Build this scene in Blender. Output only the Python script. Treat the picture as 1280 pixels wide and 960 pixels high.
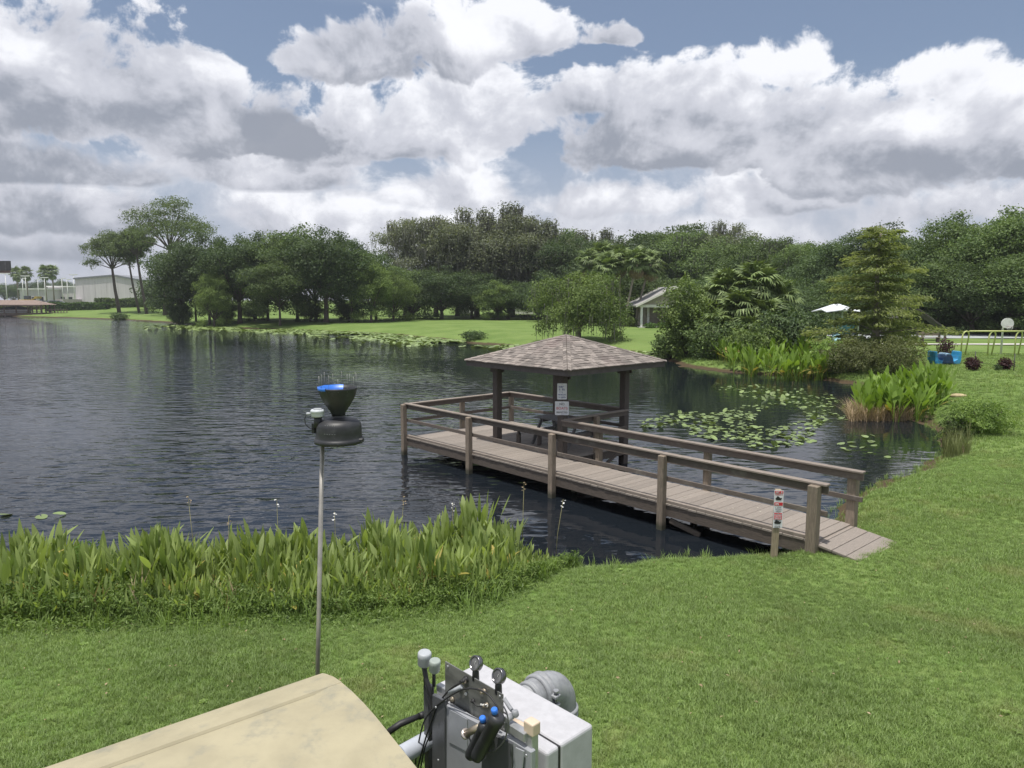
import bpy, math, random
import numpy as np
from mathutils import Vector, Matrix

for o in list(bpy.data.objects): bpy.data.objects.remove(o)
SC = bpy.context.scene
COL = SC.collection
R = math.radians
rnd = random.Random(7)

# ------------------------------------------------------------------ camera
CZ, FPX, HOR = 4.65, 890.0, 375.0          # eye height, focal length (px of 1280), horizon row
PITCH = math.atan((480 - HOR) / FPX)
cam = bpy.data.cameras.new('camera'); camo = bpy.data.objects.new('camera', cam); COL.objects.link(camo)
cam.sensor_width = 36; cam.lens = FPX / 1280 * 36; cam.clip_start = 0.05; cam.clip_end = 6000
camo.location = (0, 0, CZ); camo.rotation_euler = (math.pi / 2 - PITCH, 0, 0)
SC.camera = camo
SC.view_settings.view_transform = 'Standard'; SC.view_settings.look = 'None'
SC.view_settings.gamma = 1; SC.view_settings.use_curve_mapping = False
SC.view_settings.exposure = 0.15
SC.render.engine = 'CYCLES'
SC.cycles.max_bounces = 6; SC.cycles.diffuse_bounces = 2; SC.cycles.glossy_bounces = 2; SC.cycles.transmission_bounces = 3; SC.cycles.transparent_max_bounces = 8

FW = np.array([0, math.cos(PITCH), -math.sin(PITCH)]); UPV = np.array([0, math.sin(PITCH), math.cos(PITCH)])
def ray(x, y): return FW + np.array([1., 0, 0]) * (x - 640) / FPX - UPV * (y - 480) / FPX
def onz(x, y, z):
    r = ray(x, y); t = (z - CZ) / r[2]; return Vector(r * t + [0, 0, CZ])
def at(x, y, Y):
    r = ray(x, y); t = Y / r[1]; return Vector(r * t + [0, 0, CZ])

# ------------------------------------------------------------------ sun and sky
SUN_DIR = Vector((-0.125, -0.165, 0.978)).normalized()      # towards the sun (shadows fall up and right)
SUN_EL = math.asin(SUN_DIR.z)
sun = bpy.data.lights.new('sun', 'SUN'); suno = bpy.data.objects.new('sun', sun); COL.objects.link(suno)
sun.energy = 4.4; sun.angle = R(0.55); sun.color = (1.0, 0.955, 0.89)
suno.rotation_euler = (-SUN_DIR).to_track_quat('-Z', 'Y').to_euler(); suno.location = (0, 0, 60)

world = bpy.data.worlds.new('World'); SC.world = world; world.use_nodes = True
class NT:
    """tiny node-graph helper"""
    def __init__(s, tree): s.t = tree; s.n = tree.nodes; s.l = tree.links
    def put(s, sock, v):
        if isinstance(v, bpy.types.NodeSocket): s.l.new(v, sock)
        elif v is not None: sock.default_value = v
    def m(s, op, a, b=None, c=None, clamp=False):
        n = s.n.new('ShaderNodeMath'); n.operation = op; n.use_clamp = clamp
        for i, v in enumerate((a, b, c)): s.put(n.inputs[i], v)
        return n.outputs[0]
    def smooth(s, v, a, b, c=0., d=1.):
        n = s.n.new('ShaderNodeMapRange'); n.interpolation_type = 'SMOOTHSTEP'
        for k, x in zip(('Value', 'From Min', 'From Max', 'To Min', 'To Max'), (v, a, b, c, d)): s.put(n.inputs[k], x)
        return n.outputs[0]
    def mix(s, f, a, b, bt='MIX'):
        n = s.n.new('ShaderNodeMix'); n.data_type = 'RGBA'; n.blend_type = bt
        s.put(n.inputs[0], f)
        for i, v in ((6, a), (7, b)):
            if isinstance(v, (tuple, list)) and len(v) == 3: v = (*v, 1)
            s.put(n.inputs[i], v)
        return n.outputs[2]
    def noise(s, vec, scale, detail=3, rough=.55, dist=0., col=False):
        n = s.n.new('ShaderNodeTexNoise'); s.put(n.inputs['Vector'], vec)
        for k, v in (('Scale', scale), ('Detail', detail), ('Roughness', rough), ('Distortion', dist)): n.inputs[k].default_value = v
        return n.outputs['Color' if col else 'Fac']
    def vm(s, op, a, b=None):
        n = s.n.new('ShaderNodeVectorMath'); n.operation = op; s.put(n.inputs[0], a)
        if b is not None: s.put(n.inputs[1], b)
        return n.outputs[0]
    def xyz(s, x, y, z):
        n = s.n.new('ShaderNodeCombineXYZ')
        for i, v in enumerate((x, y, z)): s.put(n.inputs[i], v)
        return n.outputs[0]

def build_world():
    w = NT(world.node_tree); w.n.clear()
    out = w.n.new('ShaderNodeOutputWorld'); bg = w.n.new('ShaderNodeBackground')
    sky = w.n.new('ShaderNodeTexSky'); sky.sky_type = 'NISHITA'; sky.sun_disc = False
    sky.sun_elevation = SUN_EL; sky.sun_rotation = math.atan2(SUN_DIR.x, SUN_DIR.y)
    sky.air_density = 1.0; sky.dust_density = 1.6; sky.ozone_density = 1.0; sky.altitude = 20
    STR = 0.1; bg.inputs['Strength'].default_value = STR
    tc = w.n.new('ShaderNodeTexCoord'); sp = w.n.new('ShaderNodeSeparateXYZ'); w.l.new(tc.outputs['Generated'], sp.inputs[0])
    X, Y, Z = sp.outputs
    az = w.m('ARCTAN2', X, Y); el = w.m('ARCSINE', Z)
    k = 1 / STR
    # hazy clear sky: paler towards the horizon
    base = w.mix(0.40, sky.outputs[0], (0.25 * k, 0.305 * k, 0.42 * k))
    base = w.mix(w.smooth(el, 0.0, 0.30, 0.85, 0.0), base, (0.47 * k, 0.50 * k, 0.60 * k))
    def fields(dx, dy):
        v = w.xyz(w.m('ADD', az, dx), w.m('MULTIPLY_ADD', el, 1.2, dy), 0.)
        wn = w.noise(v, 7, 1, .5, col=True); wn.node.noise_dimensions = '2D'
        mu = w.n.new('ShaderNodeVectorMath'); mu.operation = 'MULTIPLY_ADD'; w.l.new(wn, mu.inputs[0]); mu.inputs[1].default_value = (.05, .05, 0); w.l.new(v, mu.inputs[2])
        v2 = mu.outputs[0]
        f = w.noise(v2, 6.0, 8, .62); f.node.noise_dimensions = '2D'
        vo = w.n.new('ShaderNodeTexVoronoi'); vo.voronoi_dimensions = '2D'; vo.feature = 'F1'; w.put(vo.inputs['Vector'], v2)
        vo.inputs['Scale'].default_value = 13; vo.inputs['Detail'].default_value = 2.0; vo.inputs['Roughness'].default_value = .6
        return w.m('MULTIPLY_ADD', f, 2.0, w.m('MULTIPLY_ADD', vo.outputs['Distance'], -.24, -.90))
    N0 = fields(0, 0); N1 = fields(.014, .034)
    rel = w.m('SUBTRACT', N0, N1)                     # lit side of each puff
    low = w.noise(w.xyz(az, w.m('MULTIPLY', el, 1.7), 4.), 3.6, 2, .5); low.node.noise_dimensions = '2D'
    low = w.m('SUBTRACT', low, .5)
    white = (0.90 * k, 0.91 * k, 0.955 * k); mid = (0.585 * k, 0.60 * k, 0.665 * k); grey = (0.30 * k, 0.325 * k, 0.385 * k)
    # cumulus heaps (column, base row, half width, height, brightness); the pattern swings back and forth round the horizon
    layers = [(.60, [(640, 420, 1300, 385, .46), (150, 335, 330, 75, .18), (420, 322, 260, 70, .45), (930, 318, 330, 70, .55)]),
        (.34, [(110, 290, 240, 90, .10), (420, 300, 240, 80, .46), (560, 262, 200, 90, .52), (770, 270, 190, 80, .50), (960, 270, 160, 70, .58), (1215, 278, 190, 85, .45), (330, 236, 190, 85, .34), (60, 232, 250, 105, -.04)]),
        (.20, [(570, 200, 235, 205, .62), (460, 205, 140, 105, .44), (730, 150, 130, 120, .62), (790, 215, 210, 150, .30), (900, 190, 210, 160, .34), (985, 112, 85, 100, .84), (1135, 242, 190, 205, .26), (1275, 225, 120, 120, .30), (1180, 128, 80, 95, .76)]),
        (.18, [(650, 80, 130, 120, .70), (450, 102, 165, 125, .20), (160, 190, 290, 215, .10), (310, 190, 120, 95, -.30), (70, 100, 110, 75, .36), (760, 60, 60, 55, .5)])]
    azp = w.m('SUBTRACT', w.m('PINGPONG', w.m('ADD', az, R(36)), R(72)), R(36))
    def px(x, y):
        r = ray(x, y); r = r / np.linalg.norm(r); return math.atan2(r[0], r[1]), math.asin(r[2])
    cur = base
    for soft, heaps in layers:
        best = bt = None
        for (hx, hy, hw, hh, br) in heaps:
            a0, e0 = px(hx, hy); _, e1 = px(hx, hy - hh); ww = hw / 890.0 * math.cos(a0) ** 1.2; h = e1 - e0
            u = w.m('MULTIPLY_ADD', azp, 1 / ww, -a0 / ww)
            v = w.m('MULTIPLY_ADD', el, 1 / (h * .8), -(e0 + h * .2) / (h * .8))
            vv = w.m('MAXIMUM', v, w.m('MULTIPLY', v, -2.4))
            d = w.m('SUBTRACT', .9, w.m('SQRT', w.m('MULTIPLY_ADD', u, u, w.m('MULTIPLY', vv, vv))))
            t = w.m('MULTIPLY_ADD', v, .72, br - .10)
            if best is None: best, bt = d, t
            else:
                s = w.m('SMOOTH_MIN', w.m('MULTIPLY', w.m('SUBTRACT', d, best), 4.), .5, .3); s = w.m('ADD', s, .5, clamp=True)
                bt = w.m('MULTIPLY_ADD', s, w.m('SUBTRACT', t, bt), bt); best = w.m('SMOOTH_MAX', best, d, .12)
        d = w.m('MULTIPLY_ADD', N0, .95, best)
        al = w.smooth(d, .0, soft)
        t = w.m('MULTIPLY_ADD', rel, 1.0 if soft < .5 else .55, bt); t = w.m('MULTIPLY_ADD', low, 1.1, t)
        t = w.m('ADD', t, w.smooth(d, .0, .26, .40, 0))
        c = w.mix(w.smooth(t, -.25, .42), grey, mid); c = w.mix(w.smooth(t, .34, 1.0), c, white)
        cur = w.mix(w.m('MULTIPLY', al, .96 if soft < .5 else .88), cur, c)
    # broken cloud overhead, above the part the heaps cover
    hi = w.noise(w.xyz(w.m('DIVIDE', X, w.m('ADD', Z, .25)), w.m('DIVIDE', Y, w.m('ADD', Z, .25)), 0.), 2.1, 4, .55); hi.node.noise_dimensions = '2D'
    ah = w.m('MULTIPLY', w.smooth(hi, .43, .56), w.smooth(el, .36, .44))
    cur = w.mix(ah, cur, w.mix(w.smooth(hi, .52, .72), white, mid))
    cur = w.mix(w.smooth(Z, -.03, -.005, 1., 0.), cur, (0.12 * k, 0.14 * k, 0.12 * k))
    w.l.new(cur, bg.inputs['Color']); w.l.new(bg.outputs[0], out.inputs['Surface'])
build_world()
world.cycles.sampling_method = 'MANUAL'; world.cycles.sample_map_resolution = 512

# ------------------------------------------------------------------ materials
MATS = {}
def new_mat(name):
    m = bpy.data.materials.new(name); m.use_nodes = True; m.node_tree.nodes.clear(); MATS[name] = m
    nt = NT(m.node_tree); out = nt.n.new('ShaderNodeOutputMaterial')
    return m, nt, out
def prin(nt, out, col, rough, metal=0., spec=.5):
    p = nt.n.new('ShaderNodeBsdfPrincipled'); nt.put(p.inputs['Base Color'], (*col, 1) if isinstance(col, tuple) and len(col) == 3 else col)
    nt.put(p.inputs['Roughness'], rough); p.inputs['Metallic'].default_value = metal
    p.inputs['Specular IOR Level'].default_value = spec
    nt.l.new(p.outputs[0], out.inputs['Surface']); return p
def bump(nt, p, h, strength, dist):
    b = nt.n.new('ShaderNodeBump'); b.inputs['Strength'].default_value = strength; b.inputs['Distance'].default_value = dist
    nt.put(b.inputs['Height'], h); nt.l.new(b.outputs[0], p.inputs['Normal'])
def M(name, col, rough=.6, var=.15, scale=4., metal=0., bmp=0., bdist=.01, stretch=None, island=0., dirt=None, dirtscale=2.5, spec=.5, rnd_obj=0., wet=False):
    """painted / weathered surface: colour with two scales of wear, optional grain stretch and relief"""
    if name in MATS: return MATS[name]
    m, nt, out = new_mat(name)
    tc = nt.n.new('ShaderNodeTexCoord'); v = tc.outputs['Object']
    if stretch:
        mp = nt.n.new('ShaderNodeMapping'); mp.inputs['Scale'].default_value = stretch; nt.l.new(v, mp.inputs[0]); v = mp.outputs[0]
    n = nt.noise(v, scale, 5, .6)
    dark = tuple(c * (1 - var * 1.6) for c in col); light = tuple(min(1, c * (1 + var)) for c in col)
    c = nt.mix(nt.smooth(n, .3, .7), dark, light)
    if island:
        g = nt.n.new('ShaderNodeNewGeometry')
        f = nt.m('ADD', nt.m('MULTIPLY', g.outputs['Random Per Island'], island * 2), 1 - island)
        c = nt.mix(1., c, nt.xyz(f, f, f), 'MULTIPLY')
    if rnd_obj:
        g = nt.n.new('ShaderNodeObjectInfo')
        f = nt.m('ADD', nt.m('MULTIPLY', g.outputs['Random'], rnd_obj * 2), 1 - rnd_obj)
        c = nt.mix(1., c, nt.xyz(f, f, f), 'MULTIPLY')
    if dirt:
        dn = nt.noise(tc.outputs['Object'], dirtscale, 6, .65)
        c = nt.mix(nt.smooth(dn, .5, .72, 0, .75), c, dirt)
    if wet:                                                # algae line where the timber stands in water
        g = nt.n.new('ShaderNodeNewGeometry'); sp = nt.n.new('ShaderNodeSeparateXYZ'); nt.l.new(g.outputs['Position'], sp.inputs[0])
        c = nt.mix(nt.smooth(nt.m('MULTIPLY_ADD', nt.noise(g.outputs['Position'], 9, 3, .6), -.16, sp.outputs[2]), -.02, .13, .85, 0), c, (.035, .040, .022))
    p = prin(nt, out, c, rough, metal, spec)
    if bmp: bump(nt, p, n, bmp, bdist)
    return m
def leaf_mat(name, c1, c2, rough=.55, trans=.35, cl_scale=.55, spec=.3, rnd_obj=.24, patch=None):
    """foliage: colour varies by leaf, by clump and by plant; part of the light passes through"""
    m, nt, out = new_mat(name)
    g = nt.n.new('ShaderNodeNewGeometry'); oi = nt.n.new('ShaderNodeObjectInfo')
    tc = nt.n.new('ShaderNodeTexCoord')
    nz = nt.noise(tc.outputs['Object'], cl_scale, 2, .5)
    f = nt.m('ADD', nt.m('MULTIPLY', g.outputs['Random Per Island'], .55), nt.m('MULTIPLY', nt.smooth(nz, .3, .7), .45))
    c = nt.mix(f, c1, c2)
    k = nt.m('ADD', nt.m('MULTIPLY', oi.outputs['Random'], rnd_obj * 2), 1 - rnd_obj)
    c = nt.mix(1., c, nt.xyz(k, k, k), 'MULTIPLY')
    if patch:                                              # thatch and worn spots at the scale of the ground
        pn = nt.noise(g.outputs['Position'], .9, 4, .62); c = nt.mix(nt.smooth(pn, .53, .72, 0, .55), c, patch[0])
        pn = nt.noise(g.outputs['Position'], .35, 3, .6); c = nt.mix(nt.smooth(pn, .5, .7, 0, .5), c, patch[1])
    p = nt.n.new('ShaderNodeBsdfPrincipled'); nt.put(p.inputs['Base Color'], c); p.inputs['Roughness'].default_value = rough
    p.inputs['Specular IOR Level'].default_value = spec
    t = nt.n.new('ShaderNodeBsdfTranslucent'); nt.put(t.inputs['Color'], nt.mix(1., c, (1.15, 1.2, .55), 'MULTIPLY'))
    ms = nt.n.new('ShaderNodeMixShader'); ms.inputs[0].default_value = trans
    nt.l.new(p.outputs[0], ms.inputs[1]); nt.l.new(t.outputs[0], ms.inputs[2]); nt.l.new(ms.outputs[0], out.inputs['Surface'])
    return m

L_OAK = leaf_mat('oak_leaf', (0.040, 0.076, 0.028), (0.196, 0.267, 0.095))
L_DARK = leaf_mat('dark_leaf', (0.030, 0.060, 0.026), (0.138, 0.196, 0.078))
L_LIGHT = leaf_mat('fresh_leaf', (.062, .105, .030), (.235, .310, .095))
L_GREY = leaf_mat('grey_green_leaf', (0.066, 0.083, 0.051), (0.237, 0.259, 0.165))
L_PINE = leaf_mat('pine_needle', (0.052, 0.086, 0.034), (0.207, 0.270, 0.103))
L_CYP = leaf_mat('cypress_leaf', (.150, .190, .068), (.430, .480, .205), trans=.5)
L_OLIVE = leaf_mat('olive_leaf', (0.114, 0.138, 0.054), (0.228, 0.246, 0.102)) #(0.137, 0.123, 0.064), (0.291, 0.235, 0.129))
L_PALM = leaf_mat('palm_frond', (0.077, 0.121, 0.040), (0.237, 0.303, 0.116), trans=.2)
L_PALMD = leaf_mat('dry_palm_frond', (0.165, 0.132, 0.077), (0.297, 0.237, 0.143), trans=.15)
L_MOSS = leaf_mat('spanish_moss', (0.098, 0.101, 0.081), (0.190, 0.190, 0.155), trans=.2)
L_MARSH = leaf_mat('marsh_leaf', (0.090, 0.144, 0.037), (0.371, 0.451, 0.159), rough=.55, trans=.42, cl_scale=1.2, spec=.25, rnd_obj=.2)
L_BROAD = leaf_mat('flag_leaf', (0.099, 0.184, 0.024), (0.243, 0.355, 0.062), rough=.55, trans=.42, cl_scale=1.2, spec=.25, rnd_obj=.2)
L_YEL = leaf_mat('yellowing_leaf', (0.253, 0.231, 0.055), (0.418, 0.341, 0.099), rough=.5, trans=.35)
L_DRY = leaf_mat('dry_reed', (0.231, 0.165, 0.094), (0.440, 0.341, 0.220), trans=.2)
L_GRASS = leaf_mat('lawn_blade', (0.106, 0.182, 0.047), (0.318, 0.419, 0.148), rough=.5, trans=.38, cl_scale=.9, spec=.35, rnd_obj=.3, patch=((.30, .30, .13), (.125, .185, .055)))
L_WEED = leaf_mat('weed_leaf', (0.094, 0.165, 0.039), (0.330, 0.451, 0.132), rough=.5, trans=.4, cl_scale=1.5)
L_LILY = leaf_mat('lily_pad', (.120, .180, .055), (.270, .345, .130), rough=.35, trans=.15, spec=.6, rnd_obj=.3)
L_PURP = leaf_mat('purple_leaf', (.050, .022, .025), (.115, .050, .055))
L_HEDGE = leaf_mat('hedge_leaf', (.045, .100, .026), (.145, .235, .065))

WOOD_POST = M('weathered_post_wood', (.235, .190, .145), .85, .18, 5, stretch=(14, 14, 1.2), bmp=.4, bdist=.006, dirt=(.10, .095, .06), dirtscale=1.7, rnd_obj=.1, wet=True)
WOOD_RAIL = M('brown_rail_wood', (.125, .102, .085), .75, .16, 5, stretch=(1.5, 14, 14), bmp=.3, bdist=.004, dirt=(.22, .20, .17), dirtscale=2.2, rnd_obj=.1)  # same wood as the cap rail, in its darker tone
WOOD_DECK = M('deck_board', (.232, .202, .174), .78, .14, 6, stretch=(16, 1.2, 16), bmp=.35, bdist=.004, dirt=(.23, .18, .15), dirtscale=1.1, rnd_obj=.12)
WOOD_BEAM = M('beam_wood', (.105, .085, .070), .85, .18, 5, stretch=(1.5, 14, 14), bmp=.3, bdist=.005)
WOOD_DARK = M('dark_brown_stain', (.084, .068, .059), .7, .18, 5, stretch=(12, 12, 1.5), bmp=.3, bdist=.005)
WOOD_GREY = M('grey_table_wood', (.155, .150, .150), .75, .15, 5, stretch=(1.5, 12, 12), bmp=.3, bdist=.004)
WOOD_RAW = M('raw_post_wood', (.300, .245, .165), .85, .16, 5, stretch=(12, 12, 1.2), bmp=.4, bdist=.006, dirt=(.14, .13, .08))
WOOD_CAP = M('sunlit_tone_cap_wood', (.225, .190, .160), .8, .16, 5, stretch=(1.5, 14, 14), bmp=.3, bdist=.004, dirt=(.14, .12, .10), dirtscale=2.2, rnd_obj=.1)  # rail wood again, with the brightness of its sunlit top put into the colour
SHINGLE = M('asphalt_shingle', (.200, .174, .155), .9, .14, 30, island=.42, bmp=.5, bdist=.003, dirt=(.17, .13, .12), dirtscale=.9)
FASCIA = M('fascia_paint', (.085, .072, .068), .7, .12, 5)
WHITE = M('white_paint', (.72, .72, .70), .5, .05, 3, dirt=(.55, .55, .52))
SIGNW = M('sign_white', (.66, .66, .68), .35, .05, 6)
SIGNR = M('sign_red', (.52, .035, .045), .4, .06, 8)
SIGNK = M('sign_black', (.02, .02, .022), .4, .05, 8)
SIGNB = M('sign_blue', (.05, .06, .22), .4, .05, 8)
BARK = M('bark', (.115, .095, .080), .95, .25, 7, stretch=(5, 5, 1), bmp=.6, bdist=.04)
BARKL = M('pale_bark', (.260, .225, .185), .95, .2, 7, stretch=(5, 5, 1), bmp=.6, bdist=.04)
STEM = M('plant_stem', (.110, .145, .045), .7, .15, 5)

# ------------------------------------------------------------------ object helpers
def tag(o, label=None, cat=None, group=None, kind=None):
    if label: o['label'] = label
    if cat: o['category'] = cat
    if group: o['group'] = group
    if kind: o['kind'] = kind
    return o
def thing(name, label, cat, loc=(0, 0, 0), rz=0., group=None):
    o = bpy.data.objects.new(name, None); COL.objects.link(o); o.location = loc; o.rotation_euler = (0, 0, rz)
    o.empty_display_size = .1
    return tag(o, label, cat, group)
def link(name, me, parent=None, loc=(0, 0, 0), rot=(0, 0, 0), scale=(1, 1, 1)):
    o = bpy.data.objects.new(name, me); COL.objects.link(o); o.parent = parent
    o.location = loc; o.rotation_euler = rot; o.scale = scale
    return o
def copy_tree(root, **kw):
    r = root.copy(); COL.objects.link(r)
    for ch in root.children:
        c = ch.copy(); COL.objects.link(c); c.parent = r
        for g in ch.children:
            d = g.copy(); COL.objects.link(d); d.parent = c
    return r

class MB:
    def __init__(s): s.v = []; s.f = []; s.sm = []
    def add(s, vs, fs, smooth=False):
        o = len(s.v); s.v += [tuple(v) for v in vs]; s.f += [tuple(i + o for i in f) for f in fs]; s.sm += [smooth] * len(fs); return s
    def hexa(s, b, t):
        """8 corners: bottom ring b, top ring t (both counter-clockwise from above)"""
        return s.add(list(b) + list(t), [(3, 2, 1, 0), (4, 5, 6, 7), (0, 1, 5, 4), (1, 2, 6, 5), (2, 3, 7, 6), (3, 0, 4, 7)])
    def box(s, x0, x1, y0, y1, z0, z1):
        return s.hexa([(x0, y0, z0), (x1, y0, z0), (x1, y1, z0), (x0, y1, z0)], [(x0, y0, z1), (x1, y0, z1), (x1, y1, z1), (x0, y1, z1)])
    def bbox(s, x0, x1, y0, y1, z0, z1, b=.01):
        """box with chamfered vertical and top edges"""
        ring = lambda i, z: [(x0 + i + b, y0 + i, z), (x1 - i - b, y0 + i, z), (x1 - i, y0 + i + b, z), (x1 - i, y1 - i - b, z), (x1 - i - b, y1 - i, z), (x0 + i + b, y1 - i, z), (x0 + i, y1 - i - b, z), (x0 + i, y0 + i + b, z)]
        rings = [ring(0, z0), ring(0, z1 - b), ring(b * .8, z1)]
        vs = sum(rings, []); fs = [tuple(range(7, -1, -1)), tuple(range(16, 24))]
        for k in range(2):
            for i in range(8): fs.append((k * 8 + i, k * 8 + (i + 1) % 8, k * 8 + 8 + (i + 1) % 8, k * 8 + 8 + i))
        return s.add(vs, fs)
    def beam(s, p, q, w, h, up=Vector((0, 0, 1))):
        """rectangular bar from p to q, w wide, h tall"""
        p, q = Vector(p), Vector(q); d = (q - p).normalized(); sd = d.cross(up)
        if sd.length < 1e-4: sd = d.cross(Vector((1, 0, 0)))
        sd.normalize(); u = sd.cross(d); a = sd * w / 2; b = u * h / 2
        return s.hexa([p - a - b, p + a - b, q + a - b, q - a - b], [p - a + b, p + a + b, q + a + b, q - a + b])
    def tube(s, pts, r, seg=8, cap=True):
        pts = [Vector(p) for p in pts]; n = len(pts); rs = r if isinstance(r, (list, tuple)) else [r] * n
        ref = None; rings = []
        for i, p in enumerate(pts):
            d = (pts[min(i + 1, n - 1)] - pts[max(i - 1, 0)])
            d = d.normalized() if d.length > 1e-7 else Vector((0, 0, 1))
            if ref is None:
                ref = d.cross(Vector((0, 0, 1)) if abs(d.z) < .9 else Vector((1, 0, 0))).normalized()
            ref = (ref - d * ref.dot(d)).normalized(); b = d.cross(ref)
            rings.append([p + (ref * math.cos(a) + b * math.sin(a)) * rs[i] for a in [2 * math.pi * k / seg for k in range(seg)]])
        vs = sum(rings, []); fs = []
        for i in range(n - 1):
            for k in range(seg): fs.append((i * seg + k, i * seg + (k + 1) % seg, (i + 1) * seg + (k + 1) % seg, (i + 1) * seg + k))
        s.add(vs, fs, True)
        if cap:
            o = len(s.v) - len(vs); s.f += [tuple(o + k for k in reversed(range(seg))), tuple(o + (n - 1) * seg + k for k in range(seg))]; s.sm += [False, False]
        return s
    def lathe(s, prof, seg=24, c=(0, 0, 0), axis=None, sx=1., sy=1.):
        """profile [(r, z)...] turned round z (or round axis)"""
        q = Vector((0, 0, 1)).rotation_difference(Vector(axis)) if axis is not None else None
        vs = []
        for r, z in prof:
            for k in range(seg):
                a = 2 * math.pi * k / seg; v = Vector((r * math.cos(a) * sx, r * math.sin(a) * sy, z))
                if q: v = q @ v
                vs.append(v + Vector(c))
        fs = []
        for i in range(len(prof) - 1):
            for k in range(seg): fs.append((i * seg + k, i * seg + (k + 1) % seg, (i + 1) * seg + (k + 1) % seg, (i + 1) * seg + k))
        s.add(vs, fs, True); o = len(s.v) - len(vs); n = len(prof)
        if prof[0][0] > 1e-4: s.f.append(tuple(o + k for k in reversed(range(seg)))); s.sm.append(False)
        if prof[-1][0] > 1e-4: s.f.append(tuple(o + (n - 1) * seg + k for k in range(seg))); s.sm.append(False)
        return s
    def prism(s, poly, d):
        """polygon (3-D points) thickened along vector d"""
        n = len(poly); d = Vector(d); poly = [Vector(p) for p in poly]
        vs = poly + [p + d for p in poly]
        fs = [tuple(range(n)), tuple(range(2 * n - 1, n - 1, -1))] + [(i, i + n, (i + 1) % n + n, (i + 1) % n) for i in range(n)]
        return s.add(vs, fs)
    def mesh(s, name, mat, off=None):
        me = bpy.data.meshes.new(name)
        vs = s.v if off is None else [(v[0] - off[0], v[1] - off[1], v[2] - off[2]) for v in s.v]
        me.from_pydata(vs, [], s.f); me.polygons.foreach_set('use_smooth', s.sm)
        me.materials.append(mat); me.update(); return me
    def build(s, name, mat, parent=None, off=None, **kw):
        return link(name, s.mesh(name, mat, off), parent, **kw)
    def bev(s, name, mat, parent=None, w=.006, seg=2, **kw):
        o = s.build(name, mat, parent, **kw); m = o.modifiers.new('bevel', 'BEVEL'); m.width = w; m.segments = seg; m.limit_method = 'ANGLE'; return o

def np_mesh(name, V, F, mats, smooth=False, mi=None):
    """mesh from numpy arrays, F is (n, k)"""
    me = bpy.data.meshes.new(name); n, k = F.shape
    me.vertices.add(len(V)); me.vertices.foreach_set('co', np.ascontiguousarray(V, dtype=np.float32).ravel())
    me.loops.add(n * k); me.loops.foreach_set('vertex_index', F.astype(np.int32).ravel())
    me.polygons.add(n); me.polygons.foreach_set('loop_start', np.arange(0, n * k, k, dtype=np.int32))
    for m in (mats if isinstance(mats, (list, tuple)) else [mats]): me.materials.append(m)
    if mi is not None: me.polygons.foreach_set('material_index', mi.astype(np.int32))
    me.polygons.foreach_set('use_smooth', np.full(n, smooth)); me.update(calc_edges=True); me.validate(); return me
def unit(a): return a / np.maximum(np.linalg.norm(a, axis=1, keepdims=True), 1e-9)
def leaf_quads(P, N, size, asp, rg, tdir=None):
    n = len(P); t = rg.normal(size=(n, 3)) if tdir is None else tdir + rg.normal(size=(n, 3)) * .25
    t = unit(t - N * (t * N).sum(1, keepdims=True)); b = np.cross(N, t)
    L = (size * .5)[:, None]; W = L * asp
    sag = N * L * .25
    V = np.stack([P - t * L - sag, P + b * W, P + t * L - sag, P - b * W], 1).reshape(-1, 3)
    return V, np.arange(4 * n).reshape(n, 4)

# ------------------------------------------------------------------ ground, lake
SHORE = np.array([(-420, 9.3), (-60, 9.6), (-20, 10.0), (-7.2, 10.3), (-2.7, 10.7), (-.2, 11.3), (1.2, 11.9), (2.4, 12.15), (4.4, 12.5), (5.5, 12.95), (6.6, 14.3), (8.1, 16.6),
    (11.0, 19.0), (13.6, 21.7), (15.0, 24.6), (16.0, 28), (17.0, 33), (18.7, 39), (17.6, 43.3), (13.6, 46), (11.8, 50), (12.9, 61), (9, 65), (4.5, 67.1), (-3.4, 75.7), (-10, 86), (-17.4, 97),
    (-27, 105), (-36.7, 112.9), (-47, 119), (-58, 130), (-71, 149), (-95, 172), (-119, 190), (-150, 208), (-260, 240), (-420, 260)])
def lake_sd(x, y):
    """signed distance to the shoreline, negative over water"""
    x = np.asarray(x, float); y = np.asarray(y, float); P = SHORE; n = len(P)
    best = np.full(x.shape, 1e9); ins = np.zeros(x.shape, bool)
    for i in range(n):
        ax, ay = P[i]; bx, by = P[(i + 1) % n]; dx, dy = bx - ax, by - ay
        t = np.clip(((x - ax) * dx + (y - ay) * dy) / (dx * dx + dy * dy), 0, 1)
        if i < n - 1: best = np.minimum(best, np.hypot(x - ax - t * dx, y - ay - t * dy))
        c = ((ay > y) != (by > y)) & (x < dx * (y - ay) / (dy if dy else 1e-9) + ax); ins ^= c
    return np.where(ins, -best, best)
def sst(t): t = np.clip(t, 0, 1); return t * t * (3 - 2 * t)
def ground_h(x, y):
    x = np.asarray(x, float); y = np.asarray(y, float); d = lake_sd(x, y); r = np.hypot(x, y)
    d = d + (.10 * np.sin(x * 2.1 + y * .7) + .07 * np.sin(x * 4.7 - y * 3.1) + .05 * np.sin(y * 7.3 + x)) * np.clip(r / 25, .6, 6)
    w = .8 + .012 * r
    h = .34 * sst(d / w) + .5 * sst(d / (7 + .03 * r)) + .3 * sst((d - 8) / 60)
    h = h - .95 * sst(-d / 3.2)
    h = h + .9 * sst((y - 205) / 60) * (d > 0) + 1.35 * sst(d / 38) * sst((-x - 45) / 30) * sst((y - 120) / 30) * (d > 0)
    h = h + (.02 * np.sin(x * .9 + 1.3 * np.sin(y * .6)) + .018 * np.sin(y * 1.1 + x * .35)) * sst(d / 2)
    return h
def gz(x, y): return float(ground_h(np.array([x]), np.array([y]))[0])

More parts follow.
